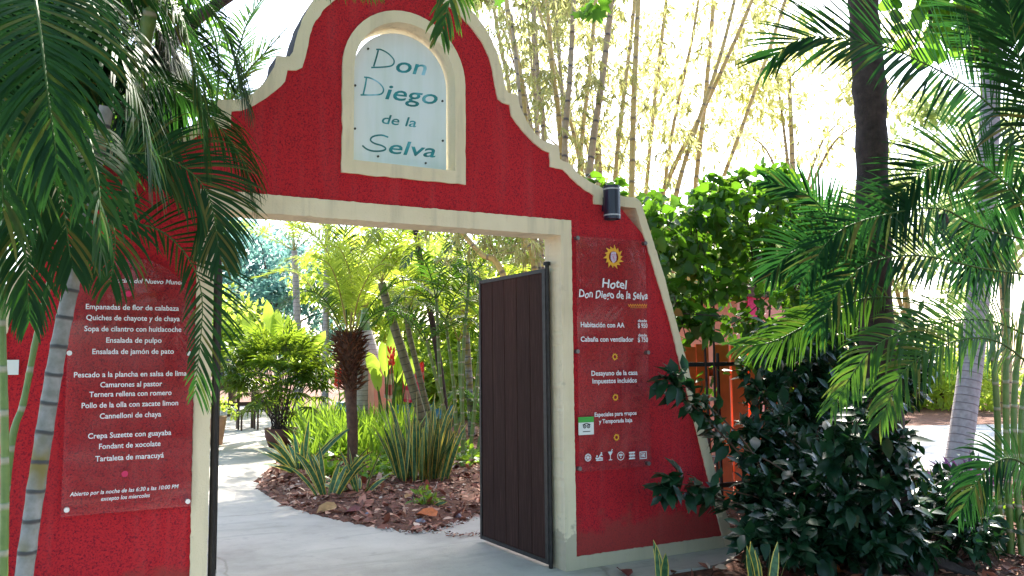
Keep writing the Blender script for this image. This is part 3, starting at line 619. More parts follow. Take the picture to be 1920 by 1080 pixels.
# ------------------------------------------------------------------ plant builders
def frond(mb, ctrl, n=40, L=.5, Wd=.03, droop=.14, a0=62, a1=25, t0=.12, vee=.15, r=.012, ml=0, mr=1, M_=6, prof=None, up=None, split=1.0, asym=(1, 1)):
    P = spline(ctrl, 80); n = int(n)
    ln = np.concatenate([[0], np.cumsum(np.linalg.norm(np.diff(P, axis=0), axis=1))]); ln /= ln[-1]
    mb.tube(P[::4], np.linspace(r, r*.25, 20), 5, mr, .5, False)
    for s in (1, -1):
        t = np.sort(np.clip(np.linspace(t0, .995, n)+rng.normal(size=n)*.004, 0, 1))
        q = np.stack([np.interp(t, ln, P[:, k]) for k in range(3)], -1)
        q2 = np.stack([np.interp(np.clip(t+.02, 0, 1), ln, P[:, k])-np.interp(np.clip(t-.02, 0, 1), ln, P[:, k]) for k in range(3)], -1)
        T = nrm(q2); upv = np.array([0, 0, 1.0]) if up is None else np.asarray(up, float)
        Sd = nrm(np.cross(T, upv+0*T)); Nn = np.cross(Sd, T)
        u = (t-t0)/(1-t0); a = np.radians(a0+(a1-a0)*u + rng.normal(size=n)*4)
        l = L*(.5+.5*np.sin(np.pi*np.clip(.12+.72*u, 0, 1)))*(1-.45*u**3)*rng.uniform(.88, 1.08, n)*np.clip(u*6+.45, 0, 1)*asym[0 if s == 1 else 1]
        d = nrm(T*np.cos(a)[:, None]+s*Sd*np.sin(a)[:, None]+Nn*(vee+rng.normal(size=n)*.06)[:, None])
        w = Wd*np.array([.45, .9, 1, .92, .7, .42, .04])[:M_+1] if M_ == 6 else Wd*np.interp(np.linspace(0, 1, M_+1), [0, .15, .35, .6, .85, 1], [.4, .9, 1, .85, .5, .04])
        pos = q.copy(); vs = []; dr = droop*rng.uniform(.75, 1.25, n)
        for j in range(M_+1):
            wd = nrm(np.cross(d, Nn))
            vs.append(np.stack([pos+wd*w[j]/2, pos-wd*w[j]/2], 1))
            pos = pos+d*(l/M_)[:, None]; d = nrm(d+np.array([0, 0, -1.0])*(dr*(.5+j*.35))[:, None])
        V = np.stack(vs, 1).reshape(n, -1, 3); k = (M_+1)*2
        i = np.arange(M_)*2; tf = np.stack([i, i+1, i+3, i+2], -1)
        f = (np.arange(n)[:, None, None]*k+tf[None]).reshape(-1, 4)
        uv = np.tile(np.stack([np.tile([0, 1.0], M_+1), np.repeat(np.linspace(0, 1, M_+1), 2)], -1), (n, 1))
        mb.add(V.reshape(-1, 3), f, ml, np.repeat(rng.random(n)*split, M_), uv)
def stem(mb, pts, r0, r1, n=24, sides=10, mat=0, node=0, nd=.14):
    P = spline(pts, n*3); r = np.linspace(r0, r1, n*3)
    if node:
        Ls = np.concatenate([[0], np.cumsum(np.linalg.norm(np.diff(P, axis=0), axis=1))]); r = r*(1+node*np.exp(-((((Ls/nd)+.5) % 1-.5)/.12)**2))
    mb.tube(P, r, sides, mat)
def crown_fronds(root, c, n, reach, rise, dropz, L, Wd, mats, nl=36, el0=25, el1=80, droop=.14, az=None, name='frond', **kw):
    c = np.asarray(c, float)
    for k in range(n):
        a = (2*np.pi*(k+.5*rng.random())/n) if az is None else np.radians(rng.uniform(*az))
        e = np.radians(rng.uniform(el0, el1)); R = reach*rng.uniform(.8, 1.15)
        h = np.array([np.cos(a), np.sin(a), 0]); up = np.array([0, 0, 1.0])
        p1 = c+(h*np.cos(e)+up*np.sin(e))*R*.4; p2 = p1+(h*np.cos(e*.45)+up*np.sin(e*.45))*R*.35; p3 = p2+(h*.75-up*dropz)*R*.33
        mb = MB(); frond(mb, [c, p1, p2, p3], nl, L*rng.uniform(.85, 1.1), Wd, droop, **kw); mb.build(name, mats, root, smooth=True)
def dl(pts): return [U(x, y, Y) for x, y, Y in pts]
def foliage_cloud(mb, centers, radii, per, Lr, ar, tmpl, mat=0, droop=.3, flat=.6):
    for c, r in zip(centers, radii):
        n = int(per*rng.uniform(.7, 1.3)); v = rvec(n); q = c+v*np.asarray(r)*(rng.random(n)**.5)[:, None]
        d = nrm(v*.6+rvec(n)*.8+np.array([0, 0, -droop])); nr = nrm(rvec(n)*flat+np.array([0, 0, 1.0]))
        L = rng.uniform(*Lr, n); mb.leaves(q, d, nr, L, L*ar, *tmpl, mat=mat, rnd=np.clip(rng.random()*.5+rng.random(n)*.5, 0, 1))
def tree(name, label, cat, base, crown_c, crown_r, nclump, per, Lr, ar, tmpl, leafmat, barkmat, r0=.12, group=None, clump_r=.5, limbs=5, flat=.6):
    base = np.asarray(base, float); crown_c = np.asarray(crown_c, float); crown_r = np.asarray(crown_r, float)
    o = thing(name, label, cat, base, group)
    v = rvec(nclump); cs = crown_c+v*crown_r*(rng.random(nclump)**.4)[:, None]
    mb = MB(); stem(mb, [base, base*.6+crown_c*.4+rng.normal(size=3)*.1, crown_c], r0, r0*.4, 10, 9)
    for k in range(limbs): mb.tube(spline([base*.45+crown_c*.55, (base+crown_c)/2*.3+cs[k]*.5+crown_c*.2, cs[k]], 10), np.linspace(r0*.4, r0*.08, 10), 5)
    mb.build('trunk', barkmat, o, smooth=True)
    mb = MB(); foliage_cloud(mb, cs, [clump_r*rng.uniform(.6, 1.2)*np.array([1, 1, .75]) for _ in cs], per, Lr, ar, tmpl, flat=flat); mb.build('crown', leafmat, o)
    return o

# ------------------------------------------------------------------ left areca palm in front of the wall
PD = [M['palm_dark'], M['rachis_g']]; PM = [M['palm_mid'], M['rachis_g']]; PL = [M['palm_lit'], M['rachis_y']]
b = U(45, 1080, -.75); lp = thing('areca_palm', 'dark clustered palm with grey ringed stems hanging over the left pillar', 'palm', (b[0]-.05, -.8, 0))
def lstem(pts, r0, r1, m, node=.1):
    mb = MB(); stem(mb, pts, r0, r1, 26, 12, 0, node, .142); mb.build('stem', m, lp, smooth=True)
q = U(45, 1080, -.75); lstem([(q[0]-.03, -.75, 0), q, U(85, 800, -.75), U(112, 640, -.75), U(137, 520, -.75), U(165, 380, -.8), U(200, 200, -.9)], .041, .034, M['stem_areca'])
q = U(6, 1080, -1.2); lstem([(q[0], -1.2, 0), q, U(9, 830, -1.2), U(4, 500, -1.2), U(30, 200, -1.2)], .019, .014, M['stem_green'])
q = U(18, 860, -.6); lstem([(q[0]-.05, -.6, 0), q, U(45, 750, -.6), U(75, 600, -.6), U(108, 470, -.6), U(140, 330, -.6)], .018, .012, M['stem_green'])
q = U(258, 160, -.5); lstem([U(235, 420, -.4), q, U(275, 60, -.55), U(292, -40, -.6)], .032, .042, M['stem_green'], .12)
FL = [ # control points (x, y, Y), leaflets, length, droop
 ([(40, -120, -1.7), (70, 20, -2.1), (88, 160, -2.3), (108, 305, -2.35)], 40, .47, .16),
 ([(-60, -80, -1.5), (-20, 60, -1.8), (0, 230, -2.0), (6, 400, -2.0)], 36, .50, .18),
 ([(250, -80, -1.0), (330, 20, -1.1), (372, 150, -1.1), (385, 300, -1.1)], 40, .42, .20),
 ([(150, 330, -.7), (240, 288, -.75), (330, 305, -.8), (390, 365, -.8), (412, 480, -.8)], 44, .42, .20),
 ([(140, 440, -.55), (240, 418, -.6), (325, 450, -.65), (378, 550, -.65), (366, 735, -.6)], 46, .40, .16),
 ([(120, -80, -1.2), (190, 40, -1.5), (255, 170, -1.6), (290, 330, -1.6)], 40, .48, .18),
 ([(0, -60, -.9), (200, -40, -.8), (330, 30, -.7), (430, 150, -.7)], 44, .42, .2),
 ([(200, 60, -.8), (300, 150, -.7), (390, 215, -.6), (455, 300, -.55), (475, 380, -.55)], 44, .40, .2),
 ([(180, -100, -.6), (330, -40, -.5), (420, 50, -.5), (465, 200, -.5)], 40, .42, .2),
 ([(-30, 200, -1.4), (50, 270, -1.5), (110, 360, -1.5), (135, 500, -1.5)], 36, .36, .2),
 ([(-40, 330, -1.0), (10, 380, -1.2), (45, 460, -1.3), (55, 600, -1.3)], 30, .30, .22),
 ([(120, 300, -.9), (185, 370, -1.0), (215, 440, -1.05), (208, 530, -1.05)], 34, .32, .2),
 ([(60, 100, -.5), (150, 150, -.35), (240, 230, -.3), (320, 340, -.3)], 40, .45, .2),
 ([(-20, 40, -.5), (60, 130, -.4), (130, 250, -.4), (160, 420, -.4)], 40, .45, .2),
 ([(90, -100, -.4), (170, 0, -.3), (230, 120, -.3), (250, 300, -.3)], 40, .5, .2),
 ([(-30, -50, -.4), (30, 60, -.4), (60, 200, -.4), (60, 400, -.4)], 40, .5, .2),
 ([(300, -130, -1.2), (450, -90, -1.5), (590, -60, -1.6), (700, -22, -1.6)], 44, .28, .22),
 ([(420, -260, -1.6), (640, -230, -1.9), (800, -150, -2.0), (848, -50, -2.05), (828, 62, -2.05)], 56, .30, .16),
 ([(500, -300, -1.2), (700, -260, -1.3), (860, -150, -1.3), (905, -40, -1.3)], 46, .30, .2),
 ([(150, 200, -1.6), (170, 270, -1.9), (185, 350, -2.0), (190, 470, -2.0)], 34, .30, .2),
]
THIN = (4, 5, 11, 19)
FACE = {0: .10, 1: .12, 3: .08, 4: .055, 9: .12, 10: .14, 11: .12, 17: .10}
for k, (pts, n, L, dr) in enumerate(FL):
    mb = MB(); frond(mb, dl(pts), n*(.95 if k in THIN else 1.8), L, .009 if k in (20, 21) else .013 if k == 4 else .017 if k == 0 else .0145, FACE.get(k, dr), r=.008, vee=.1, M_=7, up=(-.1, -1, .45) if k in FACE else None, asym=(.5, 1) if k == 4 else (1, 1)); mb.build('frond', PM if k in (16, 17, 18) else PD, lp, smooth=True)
# fronds of the same clump behind, filling the dark corner
for k in range(20):
    x, y = rng.uniform(-60, 330), rng.uniform(-160, 120); Y = rng.uniform(-.25, .1)
    ex, ey = x+rng.uniform(-60, 170), y+rng.uniform(200, 300)
    mb = MB(); frond(mb, dl([(x, y, Y), ((x+ex)/2+30, (y+ey)/2-50, Y-.1), (ex, ey, Y-.15)]), 60, .42, .017, .2, r=.008); mb.build('frond', PD, lp, smooth=True)

# dead limb top left
mb = MB(); P = [U(250, 330, .6), U(290, 130, .6), U(345, 55, .6), U(405, 10, .6), U(470, -30, .6)]; stem(mb, [(P[0][0]-.2, .6, 0)]+P, .085, .03, 20, 8)
mb.tube(spline([U(345, 55, .6), U(352, 15, .6), U(365, -40, .6)], 8), np.linspace(.026, .014, 8), 6)
b0 = np.array([P[0][0]-.2, .6, 0.]); o = thing('bare_tree', 'dark bare forked branch behind the palm at the upper left of the gable', 'tree', b0); mb.build('trunk', M['bark_dark'], o, smooth=True)
# pale fan of a palm behind the wall, left of the gable
b0 = U(330, 640, 2.2); b0[2] = 0; o = thing('garden_palm', 'backlit pale palm rising behind the left shoulder of the gable', 'palm', b0)
mb = MB(); c = U(400, 260, 2.2); stem(mb, [b0, (b0+c)/2, c], .09, .06, 14, 10); mb.build('trunk', M['palm_grey'], o, smooth=True)
for pts in ([(400, 260, 2.2), (455, 148, 2.1), (500, 95, 2.0), (548, 40, 2.0)], [(400, 260, 2.2), (410, 140, 2.2), (400, 60, 2.2), (360, -10, 2.2)], [(400, 260, 2.2), (440, 120, 2.4), (470, 30, 2.5), (530, -50, 2.6)], [(400, 260, 2.2), (340, 160, 2.2), (280, 120, 2.2), (210, 150, 2.2)], [(400, 260, 2.2), (430, 200, 2.4), (470, 170, 2.6), (520, 190, 2.6)], [(400, 260, 2.2), (370, 110, 2.6), (330, 20, 2.9), (250, -60, 3.0)]):
    mb = MB(); frond(mb, dl(pts), 42, .42, .022, .08, r=.014, vee=.1); mb.build('frond', PM, o, smooth=True)

# ------------------------------------------------------------------ right: dark tree, palms, shrub, vine, fence
b0 = G(1690, 1062); o = thing('tall_tree', 'tall tree with thick dark straight trunk and broad leaves on the right, plus an added unseen shade canopy', 'tree', b0)
mb = MB(); yb = b0[1]; P = [b0+[0, 0, -.05], U(1672, 900, yb), U(1645, 620, yb), U(1637, 420, yb), U(1632, 200, yb), U(1618, 0, yb), U(1612, -220, yb), U(1600, -420, yb)]
Q = spline(P, 70); r = np.interp(np.linspace(0, 1, 70), [0, .05, .12, 1], [.24, .16, .135, .115])*(1+.05*rng.normal(size=70)); mb.tube(Q, r, 14)
for a in range(5): th_ = a*1.256+.4; mb.tube(spline([b0+[0, 0, .22], b0+[.22*np.cos(th_), .22*np.sin(th_), .06], b0+[.5*np.cos(th_), .5*np.sin(th_), -.04]], 8), np.linspace(.11, .03, 8), 7)
limb = [[U(1612, -200, yb), U(1700, -120, yb+.3), U(1790, -20, yb+.5), U(1850, 60, yb+.6)], [U(1612, -220, yb), U(1750, -180, yb), U(1900, -60, yb), U(1960, 40, yb)], [U(1608, -250, yb), U(1400, -180, yb), U(1200, -90, yb), U(1100, -20, yb)], [U(1700, -120, yb+.3), U(1740, -20, yb+.4), U(1745, 60, yb+.4)]]
for l in limb: mb.tube(spline(l, 12), np.linspace(.05, .012, 12), 6)
tb = mb
mb = MB(); cs = [spline(limb[0], 9)[k] for k in (4, 5, 6, 7, 8)]+[spline(limb[1], 9)[k] for k in (3, 4, 5, 6, 7, 8)]+[spline(limb[3], 9)[k] for k in (4, 8)]
foliage_cloud(mb, cs, [np.array([.34, .34, .22])]*len(cs), 22, (.13, .24), .85, T_RND, droop=.5)
cs = [U(x, y, yb) for x, y in ((1105, 22), (1122, -2), (1070, -22), (1010, -28), (945, -26), (1180, -36))]; foliage_cloud(mb, cs, [np.array([.07, .07, .05])]*len(cs), 5, (.09, .14), 1.0, T_MAP, droop=.7)
up = []  # added unseen canopy over and behind the camera, dims the front light
while len(up) < 200:
    c = np.array([rng.uniform(-9, 13), rng.uniform(-16, 3.5), rng.uniform(6.2, 8.2)])
    if c[1] < -8.5: c[2] -= rng.random()*4.2
    if c[0] < -4: c[2] -= rng.random()*3
    e_ = c-CC-[0, 0, .9]; f_ = e_@Fv
    if f_ > .2 and 540-CF*(e_@Uv)/f_ > -60: continue
    up.append(c)
foliage_cloud(mb, up, [np.array([1.0, 1.0, .5])]*len(up), 70, (.2, .34), .8, T_RND)
for k in range(14):  # limbs out to the added canopy
    c = up[k*9]; tb.tube(spline([U(1605, -330, yb)+[0, 0, .3], (P[-1]+c)/2+[0, 0, .6], c], 10), np.linspace(.07, .015, 10), 6)
mb.build('crown', M['big'], o); tb.build('trunk', M['bark_dark'], o, smooth=True)

b0 = G(1905, 1040); rp = thing('areca_palm', 'green feathery palm clump arching in from the right edge', 'palm', b0); yb = b0[1]
for dx, ty, m in ((-6, 250, 'stem_green'), (8, 520, 'stem_green'), (22, 380, 'stem_green'), (-22, 640, 'stem_green')):
    mb = MB(); q = G(1905+dx*1.5, 1040+dx*.2); stem(mb, [q, U(1893+dx, 800, yb), U(1900+dx*2, 600, yb), U(1915+dx*3, ty, yb)], .027, .02, 20, 9, 0, .1, .16); mb.build('stem', M[m], rp, smooth=True)
FR = [
 ([(1950, 330, 0), (1911, 255, -.2), (1824, 170, -.5), (1729, 117, -.8), (1649, 85, -1.0), (1516, 69, -1.15), (1447, 108, -1.2)], 60, .62, .10, 0),
 ([(1960, 520, 0), (1837, 502, -.3), (1724, 479, -.6), (1627, 494, -.8), (1569, 553, -.95), (1541, 610, -1.0)], 50, .42, .12, 0),
 ([(1960, 460, .1), (1833, 424, -.1), (1763, 391, -.3), (1666, 401, -.6), (1569, 436, -.8), (1505, 525, -.9)], 52, .44, .12, 0),
 ([(1950, 640, -.2), (1850, 600, -.5), (1740, 610, -.8), (1640, 650, -1.0), (1560, 760, -1.1)], 48, .40, .16, 1),
 ([(1950, 700, -.4), (1870, 640, -.7), (1790, 640, -.9), (1700, 690, -1.1), (1650, 790, -1.2)], 46, .40, .16, 1),
 ([(1950, 420, -.1), (1870, 330, -.2), (1800, 300, -.3), (1720, 330, -.4), (1650, 420, -.4)], 48, .45, .12, 0),
 ([(1930, 200, 0), (1880, 90, 0), (1830, 0, 0), (1780, -90, 0)], 46, .5, .10, 0),
 ([(1960, 300, -.3), (1930, 180, -.5), (1900, 60, -.6), (1880, -60, -.6)], 46, .45, .10, 0),
 ([(1940, 560, .3), (1880, 520, .3), (1800, 560, .2), (1720, 640, .1), (1690, 740, .1)], 44, .45, .16, 0),
 ([(1960, 780, -.6), (1880, 760, -.9), (1800, 770, -1.1), (1730, 830, -1.3), (1690, 920, -1.4)], 40, .34, .16, 0),
 ([(1960, 900, -.7), (1900, 860, -1.0), (1850, 880, -1.1), (1800, 960, -1.2)], 36, .36, .18, 0),
 ([(1990, 620, -.6), (1920, 560, -.8), (1860, 560, -.9), (1810, 640, -1.0), (1790, 740, -1.0)], 42, .4, .16, 1),
 ([(1700, 560, .1), (1620, 560, .0), (1530, 600, -.1), (1450, 640, -.2), (1380, 650, -.2)], 44, .36, .14, 1),
 ([(1990, 250, .5), (1900, 330, .6), (1850, 420, .6), (1820, 520, .6)], 44, .5, .12, 0),
 ([(1650, 540, 0), (1560, 470, -.1), (1490, 470, -.2), (1440, 520, -.2)], 40, .36, .14, 0),
 ([(1640, 520, 0), (1570, 430, 0), (1520, 370, -.1), (1440, 340, -.1)], 36, .3, .08, 0),
]
RF = (0, 1, 2, 5, 6, 7, 8, 13, 14, 15)
for k, (pts, n, L, dr, lit) in enumerate(FR):  # fronds marked lit carry their light as a brighter leaf colour
    if k in (8, 9, 11): continue
    mb = MB(); frond(mb, [Dp(x, y, 6.1+Y*.7) for x, y, Y in pts], n*1.35, L*(1.12 if k in RF else .95), .021 if k in RF else .018, dr*.45 if k in RF else dr*.8, r=.009, vee=.1, M_=6, up=(-.68, -.72, .3)); mb.build('frond', PM if lit else [M['palm_right'], M['rachis_g']], rp, smooth=True)
mb = MB(); c = Dp(1767, 412, 5.9); mb.lathe([(0, -.05), (.03, -.04), (.045, 0), (.03, .04), (0, .05)], c, 10); mb.build('seed_pod', M['bark_dark'], rp, smooth=True)

b0 = G(1792, 892); o = thing('royal_palm', 'pale grey leaning palm trunk standing at the edge of the bright road', 'palm', b0)
mb = MB(); yb2 = b0[1]; stem(mb, [b0, U(1808, 780, yb2), U(1826, 640, yb2), U(1842, 470, yb2), U(1850, 330, yb2), U(1858, 150, yb2), U(1862, -120, yb2)], .165, .13, 20, 14); mb.build('trunk', M['palm_grey'], o, smooth=True)
crown_fronds(o, U(1862, -120, yb2), 11, 2.6, 0, .5, .6, .035, PM, 34)

# dark shrub
b0 = np.array([5.45, -.6, 0.]); o = thing('broadleaf_shrub', 'dark glossy leaved shrub crowding the right foot of the gate wall', 'shrub', b0)
mb = MB(); tips = []
tgt = [(1252, 712, -.35), (1262, 700, -.33), (1300, 760, -.33), (1345, 815, -.3), (1248, 918, -.5), (1262, 905, -.5), (1325, 930, -.5), (1400, 700, .3), (1450, 720, .1), (1500, 740, .2), (1560, 700, .2), (1620, 760, .3), (1420, 900, -.6), (1440, 970, -.9), (1410, 1010, -.95), (1500, 880, -.6), (1560, 960, -.9), (1600, 880, -.3), (1480, 1030, -1.1), (1560, 820, 0), (1650, 860, .2), (1460, 800, -.2), (1540, 1040, -1.1), (1620, 980, -.9), (1430, 930, -.5), (1660, 940, .1), (1600, 1040, -.8), (1500, 960, -.8), (1440, 850, -.2), (1530, 780, .1), (1640, 740, -1.35), (1690, 820, -1.4), (1700, 1000, -1.5), (1650, 1030, -1.5), (1740, 1040, -1.5), (1700, 880, -1.4), (1660, 920, -1.5), (1600, 830, -1.3), (1590, 940, -1.3), (1720, 960, -1.4), (1400, 800, 0), (1405, 860, -.1)]
for x, y, Y in tgt:
    e = U(x, y, Y); s = b0+np.array([rng.normal()*.15, rng.normal()*.12, .02]); m1 = s*.5+e*.5+np.array([rng.normal()*.08, rng.normal()*.08, .12])
    q = spline([s, m1, e], 14); mb.tube(q, np.linspace(.012, .004, 14), 5); tips.append((q, x < 1380))
mb.build('branches', M['bark_brown'], o)
mb = MB()
for q, thin in tips:
    n = 34 if thin else 110; i = np.clip(rng.normal(.93 if thin else .78, .10 if thin else .22, n), .3 if thin else .15, 1)*13; k = np.minimum(i.astype(int), 12); p = q[k]+(q[k+1]-q[k])*(i-k)[:, None]; T = nrm(q[k+1]-q[k])
    sp = rng.normal(size=(n, 3))*np.where(i < 11, .03 if thin else .09, .03)[:, None]
    d = nrm(T*.5+rvec(n)*.9+np.array([0, 0, -.25])); L = rng.uniform(.09, .20, n); mb.leaves(p+sp, d, nrm(rvec(n)*.5+np.array([0, -.3, 1.0])), L, L*.46, *T_LAN)
mb.build('foliage', M['shrub'], o)

b0 = np.array([6.9, .35, 0.]); o = thing('broadleaf_shrub', 'tall dark shrub standing between the orange screen and the thick dark trunk', 'shrub', b0)
mb = MB(); lf = MB()
for k in range(46):
    e = U(rng.uniform(1440, 1730), rng.uniform(600, 900), rng.uniform(.1, .8)); q = spline([b0+[rng.normal()*.2, rng.normal()*.1, 0], b0*.5+e*.5+[0, 0, .15], e], 12); mb.tube(q, np.linspace(.014, .004, 12), 5)
    foliage_cloud(lf, [e, q[9]], [np.array([.24, .2, .2])]*2, 55, (.09, .17), .48, T_LAN, droop=.4)
mb.build('branches', M['bark_brown'], o); lf.build('foliage', M['shrub'], o)
b0 = G(1775, 1040); b0[2] = 0; o = thing('broadleaf_shrub', 'low dark undergrowth bush right of the tall tree root', 'shrub', b0)
mb = MB(); lf = MB()
for k in range(34):
    q0 = G(rng.uniform(1690, 1900), rng.uniform(960, 1075)); e = q0+[rng.normal()*.1, rng.normal()*.1, rng.uniform(.12, .5)]; q = spline([b0*.6+q0*.4, q0*.6+e*.4, e], 8); mb.tube(q, np.linspace(.009, .003, 8), 5)
    foliage_cloud(lf, [e], [np.array([.2, .2, .15])], 42, (.08, .17), .42, T_LAN, droop=.3)
mb.build('branches', M['bark_brown'], o); lf.build('foliage', M['shrub'], o)
# iron fence, orange slats, salmon wall
YF = 1.25; x0, x1 = 4.95, 7.3
o = thing('iron_fence', 'black iron fence rails and posts overgrown by the vine right of the gate', 'fence', (x0, YF, 0))
for z in (.25, 1.52):
    mb = MB(); mb.box((x0, YF-.02, z), (x1, YF+.02, z+.045)); mb.build('rail', M['blackmetal'], o)
for x in np.arange(x0+.1, x1, .55):
    mb = MB(); mb.box((x-.012, YF-.012, 0), (x+.012, YF+.012, 1.66)); mb.build('bar', M['blackmetal'], o)
o = thing('plank_screen', 'bright orange upright plank screen glimpsed behind the iron fence', 'screen', (6.4, 1.75, 0))
mb = MB()
for k, x in enumerate(np.arange(5.5, 7.55, .26)): mb.box((x, 1.72+.015*(k % 2), 0), (x+.18+.03*(k % 3), 1.75+.015*(k % 2), 1.72+.05*rng.random()), rnd=rng.random())
mb.build('planks', M['orange'], o)
mb = MB(); mb.box((5.5, 1.80, .3), (7.6, 1.85, .38)); mb.box((5.5, 1.80, 1.4), (7.6, 1.85, 1.48)); mb.build('battens', M['bark_brown'], o)
o = thing('garden_hut', 'salmon pink plastered hut showing through the vine beyond the orange screen', 'hut', (9.5, 4.6, 0))
mb = MB(); a = U(1385, 660, 4.5)[0]; b_ = U(1500, 660, 4.5)[0]; mb.box((a, 4.5, 0), (b_+.8, 6.5, 2.6)); mb.build('wall', M['salmon'], o)
mb = MB(); mb.prism(np.array([(a-.2, 2.6), (b_+1.0, 2.6), (b_+.6, 2.8), (a+.2, 2.8)]), 4.4, 6.6); mb.build('roof', M['bark_brown'], o)
mb = MB(); w = U(1412, 570, 4.47); mb.box((w[0]-.12, 4.46, w[2]-.25), (w[0]+.12, 4.498, w[2]+.2)); mb.build('window', M['magenta'], o)

# vine
o = thing('climbing_vine', 'leafy green climbing vine mounded over the fence right of the gate wall', 'vine', (5.4, 1.2, 0))
mb = MB(); vp = []
def vtop(x): return np.interp(x, [1205, 1230, 1290, 1330, 1380, 1430, 1480, 1560, 1620], [385, 372, 385, 350, 345, 332, 345, 400, 420])
for k in range(360):
    x = rng.uniform(1208, 1600); yt = vtop(x); u = rng.random(); y = yt+u**1.25*(710-yt)
    # thin out where the orange and pink show through
    if 1275 < x < 1400 and y > 620 and rng.random() < .9: continue
    if 1360 < x < 1480 and 480 < y < 680 and rng.random() < .45: continue
    if y > 480 and rng.random() < .08: continue
    if x < 1300 and 420 < y and rng.random() < .12: continue
    vp.append(U(x, y, rng.uniform(.75, 1.5)))
for k in range(9):
    x = rng.uniform(1220, 1560); yb_ = 900; s = U(x, yb_, 1.1); s[2] = 0; e = U(x+rng.uniform(-60, 60), vtop(x)+20, rng.uniform(.9, 1.4)); mb.tube(spline([s, (s+e)/2+rng.normal(size=3)*.15, e], 14), np.linspace(.018, .006, 14), 5)
for k in range(40):
    a = vp[rng.integers(len(vp))]; mb.tube(spline([a, a+rvec(1)[0]*.2, a+rvec(1)[0]*.5], 8), .005, 4)
mb.build('stems', M['bark_dark'], o)
mb = MB(); foliage_cloud(mb, vp, [np.array([.17, .17, .15])]*len(vp), 14, (.05, .15), .85, T_HRT, droop=.5, flat=.9)
for x, y in ((1105, 332), (1120, 338), (1140, 342), (1150, 345), (1170, 372)):
    foliage_cloud(mb, [U(x, y, .3)], [np.array([.05, .05, .03])], 5, (.08, .12), .85, T_HRT)
for k in range(34):
    x = rng.uniform(1290, 1520); foliage_cloud(mb, [U(x, vtop(x)-rng.uniform(-5, 28), 1.1)], [np.array([.08, .08, .06])], 5, (.07, .12), .85, T_HRT)
mb.build('foliage', M['vine'], o)

# ------------------------------------------------------------------ bamboo
BC = [ # (x0,y0)->(x1,y1) in view, depth, radius, material
 (952, 20, 985, 235, 13, .050, 'bamboo'), (1002, 40, 1020, 262, 14, .042, 'bamboo_old'), (1026, 10, 1052, 275, 13, .045, 'bamboo'), (1076, -10, 1058, 300, 12.5, .045, 'bamboo_old'), (1148, -10, 1104, 335, 12.5, .055, 'bamboo_old'),
 (1197, -10, 1184, 372, 12, .046, 'bamboo'), (1186, 40, 1150, 372, 14, .040, 'bamboo'), (1402, 20, 1232, 390, 14, .042, 'bamboo'), (1352, 100, 1262, 390, 13.5, .040, 'bamboo'), (1340, -20, 1300, 400, 16, .05, 'bamboo'),
 (1118, -10, 1086, 320, 16, .045, 'bamboo'), (1040, -10, 1062, 300, 15, .04, 'bamboo_old'), (1000, -20, 1095, 340, 16, .04, 'bamboo'), (1250, -10, 1210, 380, 17, .045, 'bamboo'), (1460, 40, 1330, 420, 17, .045, 'bamboo'), (920, -20, 960, 220, 15, .04, 'bamboo'), (1300, 60, 1240, 400, 15, .035, 'bamboo'),
 (862, 428, 950, 532, 10.5, .040, 'bamboo'), (975, 400, 1003, 510, 11, .042, 'bamboo'), (990, 330, 1012, 520, 11.5, .035, 'bamboo_old')]
lab = ['leftmost golden culm leaning beside the gable coping', 'slim greyish culm between two golden ones near the gable', 'golden culm leaning right toward the dark upright culm', 'darkest upright greyish culm above the right gable step', 'thick greyish brown culm leaning right, above the wall lamp',
 'straight bright golden culm standing just right of the wall lamp', 'thin golden culm crossing close behind the straight bright one', 'golden culm slanting far up to the right over the vine', 'slanting golden culm crossing below the longest slanted one', 'pale culm rising steeply behind the slanted culms',
 'distant culm between the dark and the thick greyish culms', 'thin greyish culm crossing behind the dark upright culm', 'distant golden culm leaning left behind the gable step', 'pale distant culm right of the straight bright one', 'faintest slanted culm nearest the dark tree trunk', 'pale culm partly covered by the top of the gable', 'thin short culm left of the slanted crossing pair',
 'yellow culm slanting across the doorway above the open gate leaf', 'golden culm seen in the top right corner of the doorway', 'greyish culm beside the right jamb above the gate leaf']
for (xa, ya, xb, yb_, dep, r, m), lb in zip(BC, lab):
    A, B = Dp(xa, ya, dep+.6), Dp(xb, yb_, dep); k = B[2]/max(A[2]-B[2], .2); base = B+(B-A)*min(k, 1.6)*np.array([.7, .7, 1]); base[2] = 0
    o = thing('bamboo', lb, 'bamboo', base, 'bamboo culms behind the gate')
    top = A+(A-B)*(.5 if ya < 300 else 1.6)+np.array([0, 0, .3]); Pc = [base, B, (A+B)/2+rng.normal(size=3)*.03, A, top]
    mb = MB(); stem(mb, Pc, r*1.1, r*.7, 34, 9, 0, .14, .32); mb.build('culm', M[m], o, smooth=True)
    q = spline(Pc, 60); mb = MB(); lf = MB()
    for j in range(15, 60, 2):
        for _ in range(1 + (j % 4 == 1)):
            e = nrm(rvec(1)[0]*np.array([1, 1, .35])+np.array([0, 0, .35])); L = rng.uniform(.3, .9); p2 = q[j]+e*L; p3 = p2+(e*.4+np.array([0, 0, -.35]))*L*.5
            br = spline([q[j], p2, p3], 8); mb.tube(br, np.linspace(.004, .0015, 8), 4, cap=False)
            n = 12; i = np.repeat(rng.integers(2, 8, 3), 4); d = nrm(e*.35+rvec(n)*.55+np.array([0, 0, -.9])); ll = rng.uniform(.14, .27, n); lf.leaves(br[i]+rng.normal(size=(n, 3))*.015, d, rvec(n), ll, ll*.13, *T_DIA)
    mb.build('branches', M['bamboo_old'], o); lf.build('foliage', M['bamboo_leaf'], o)

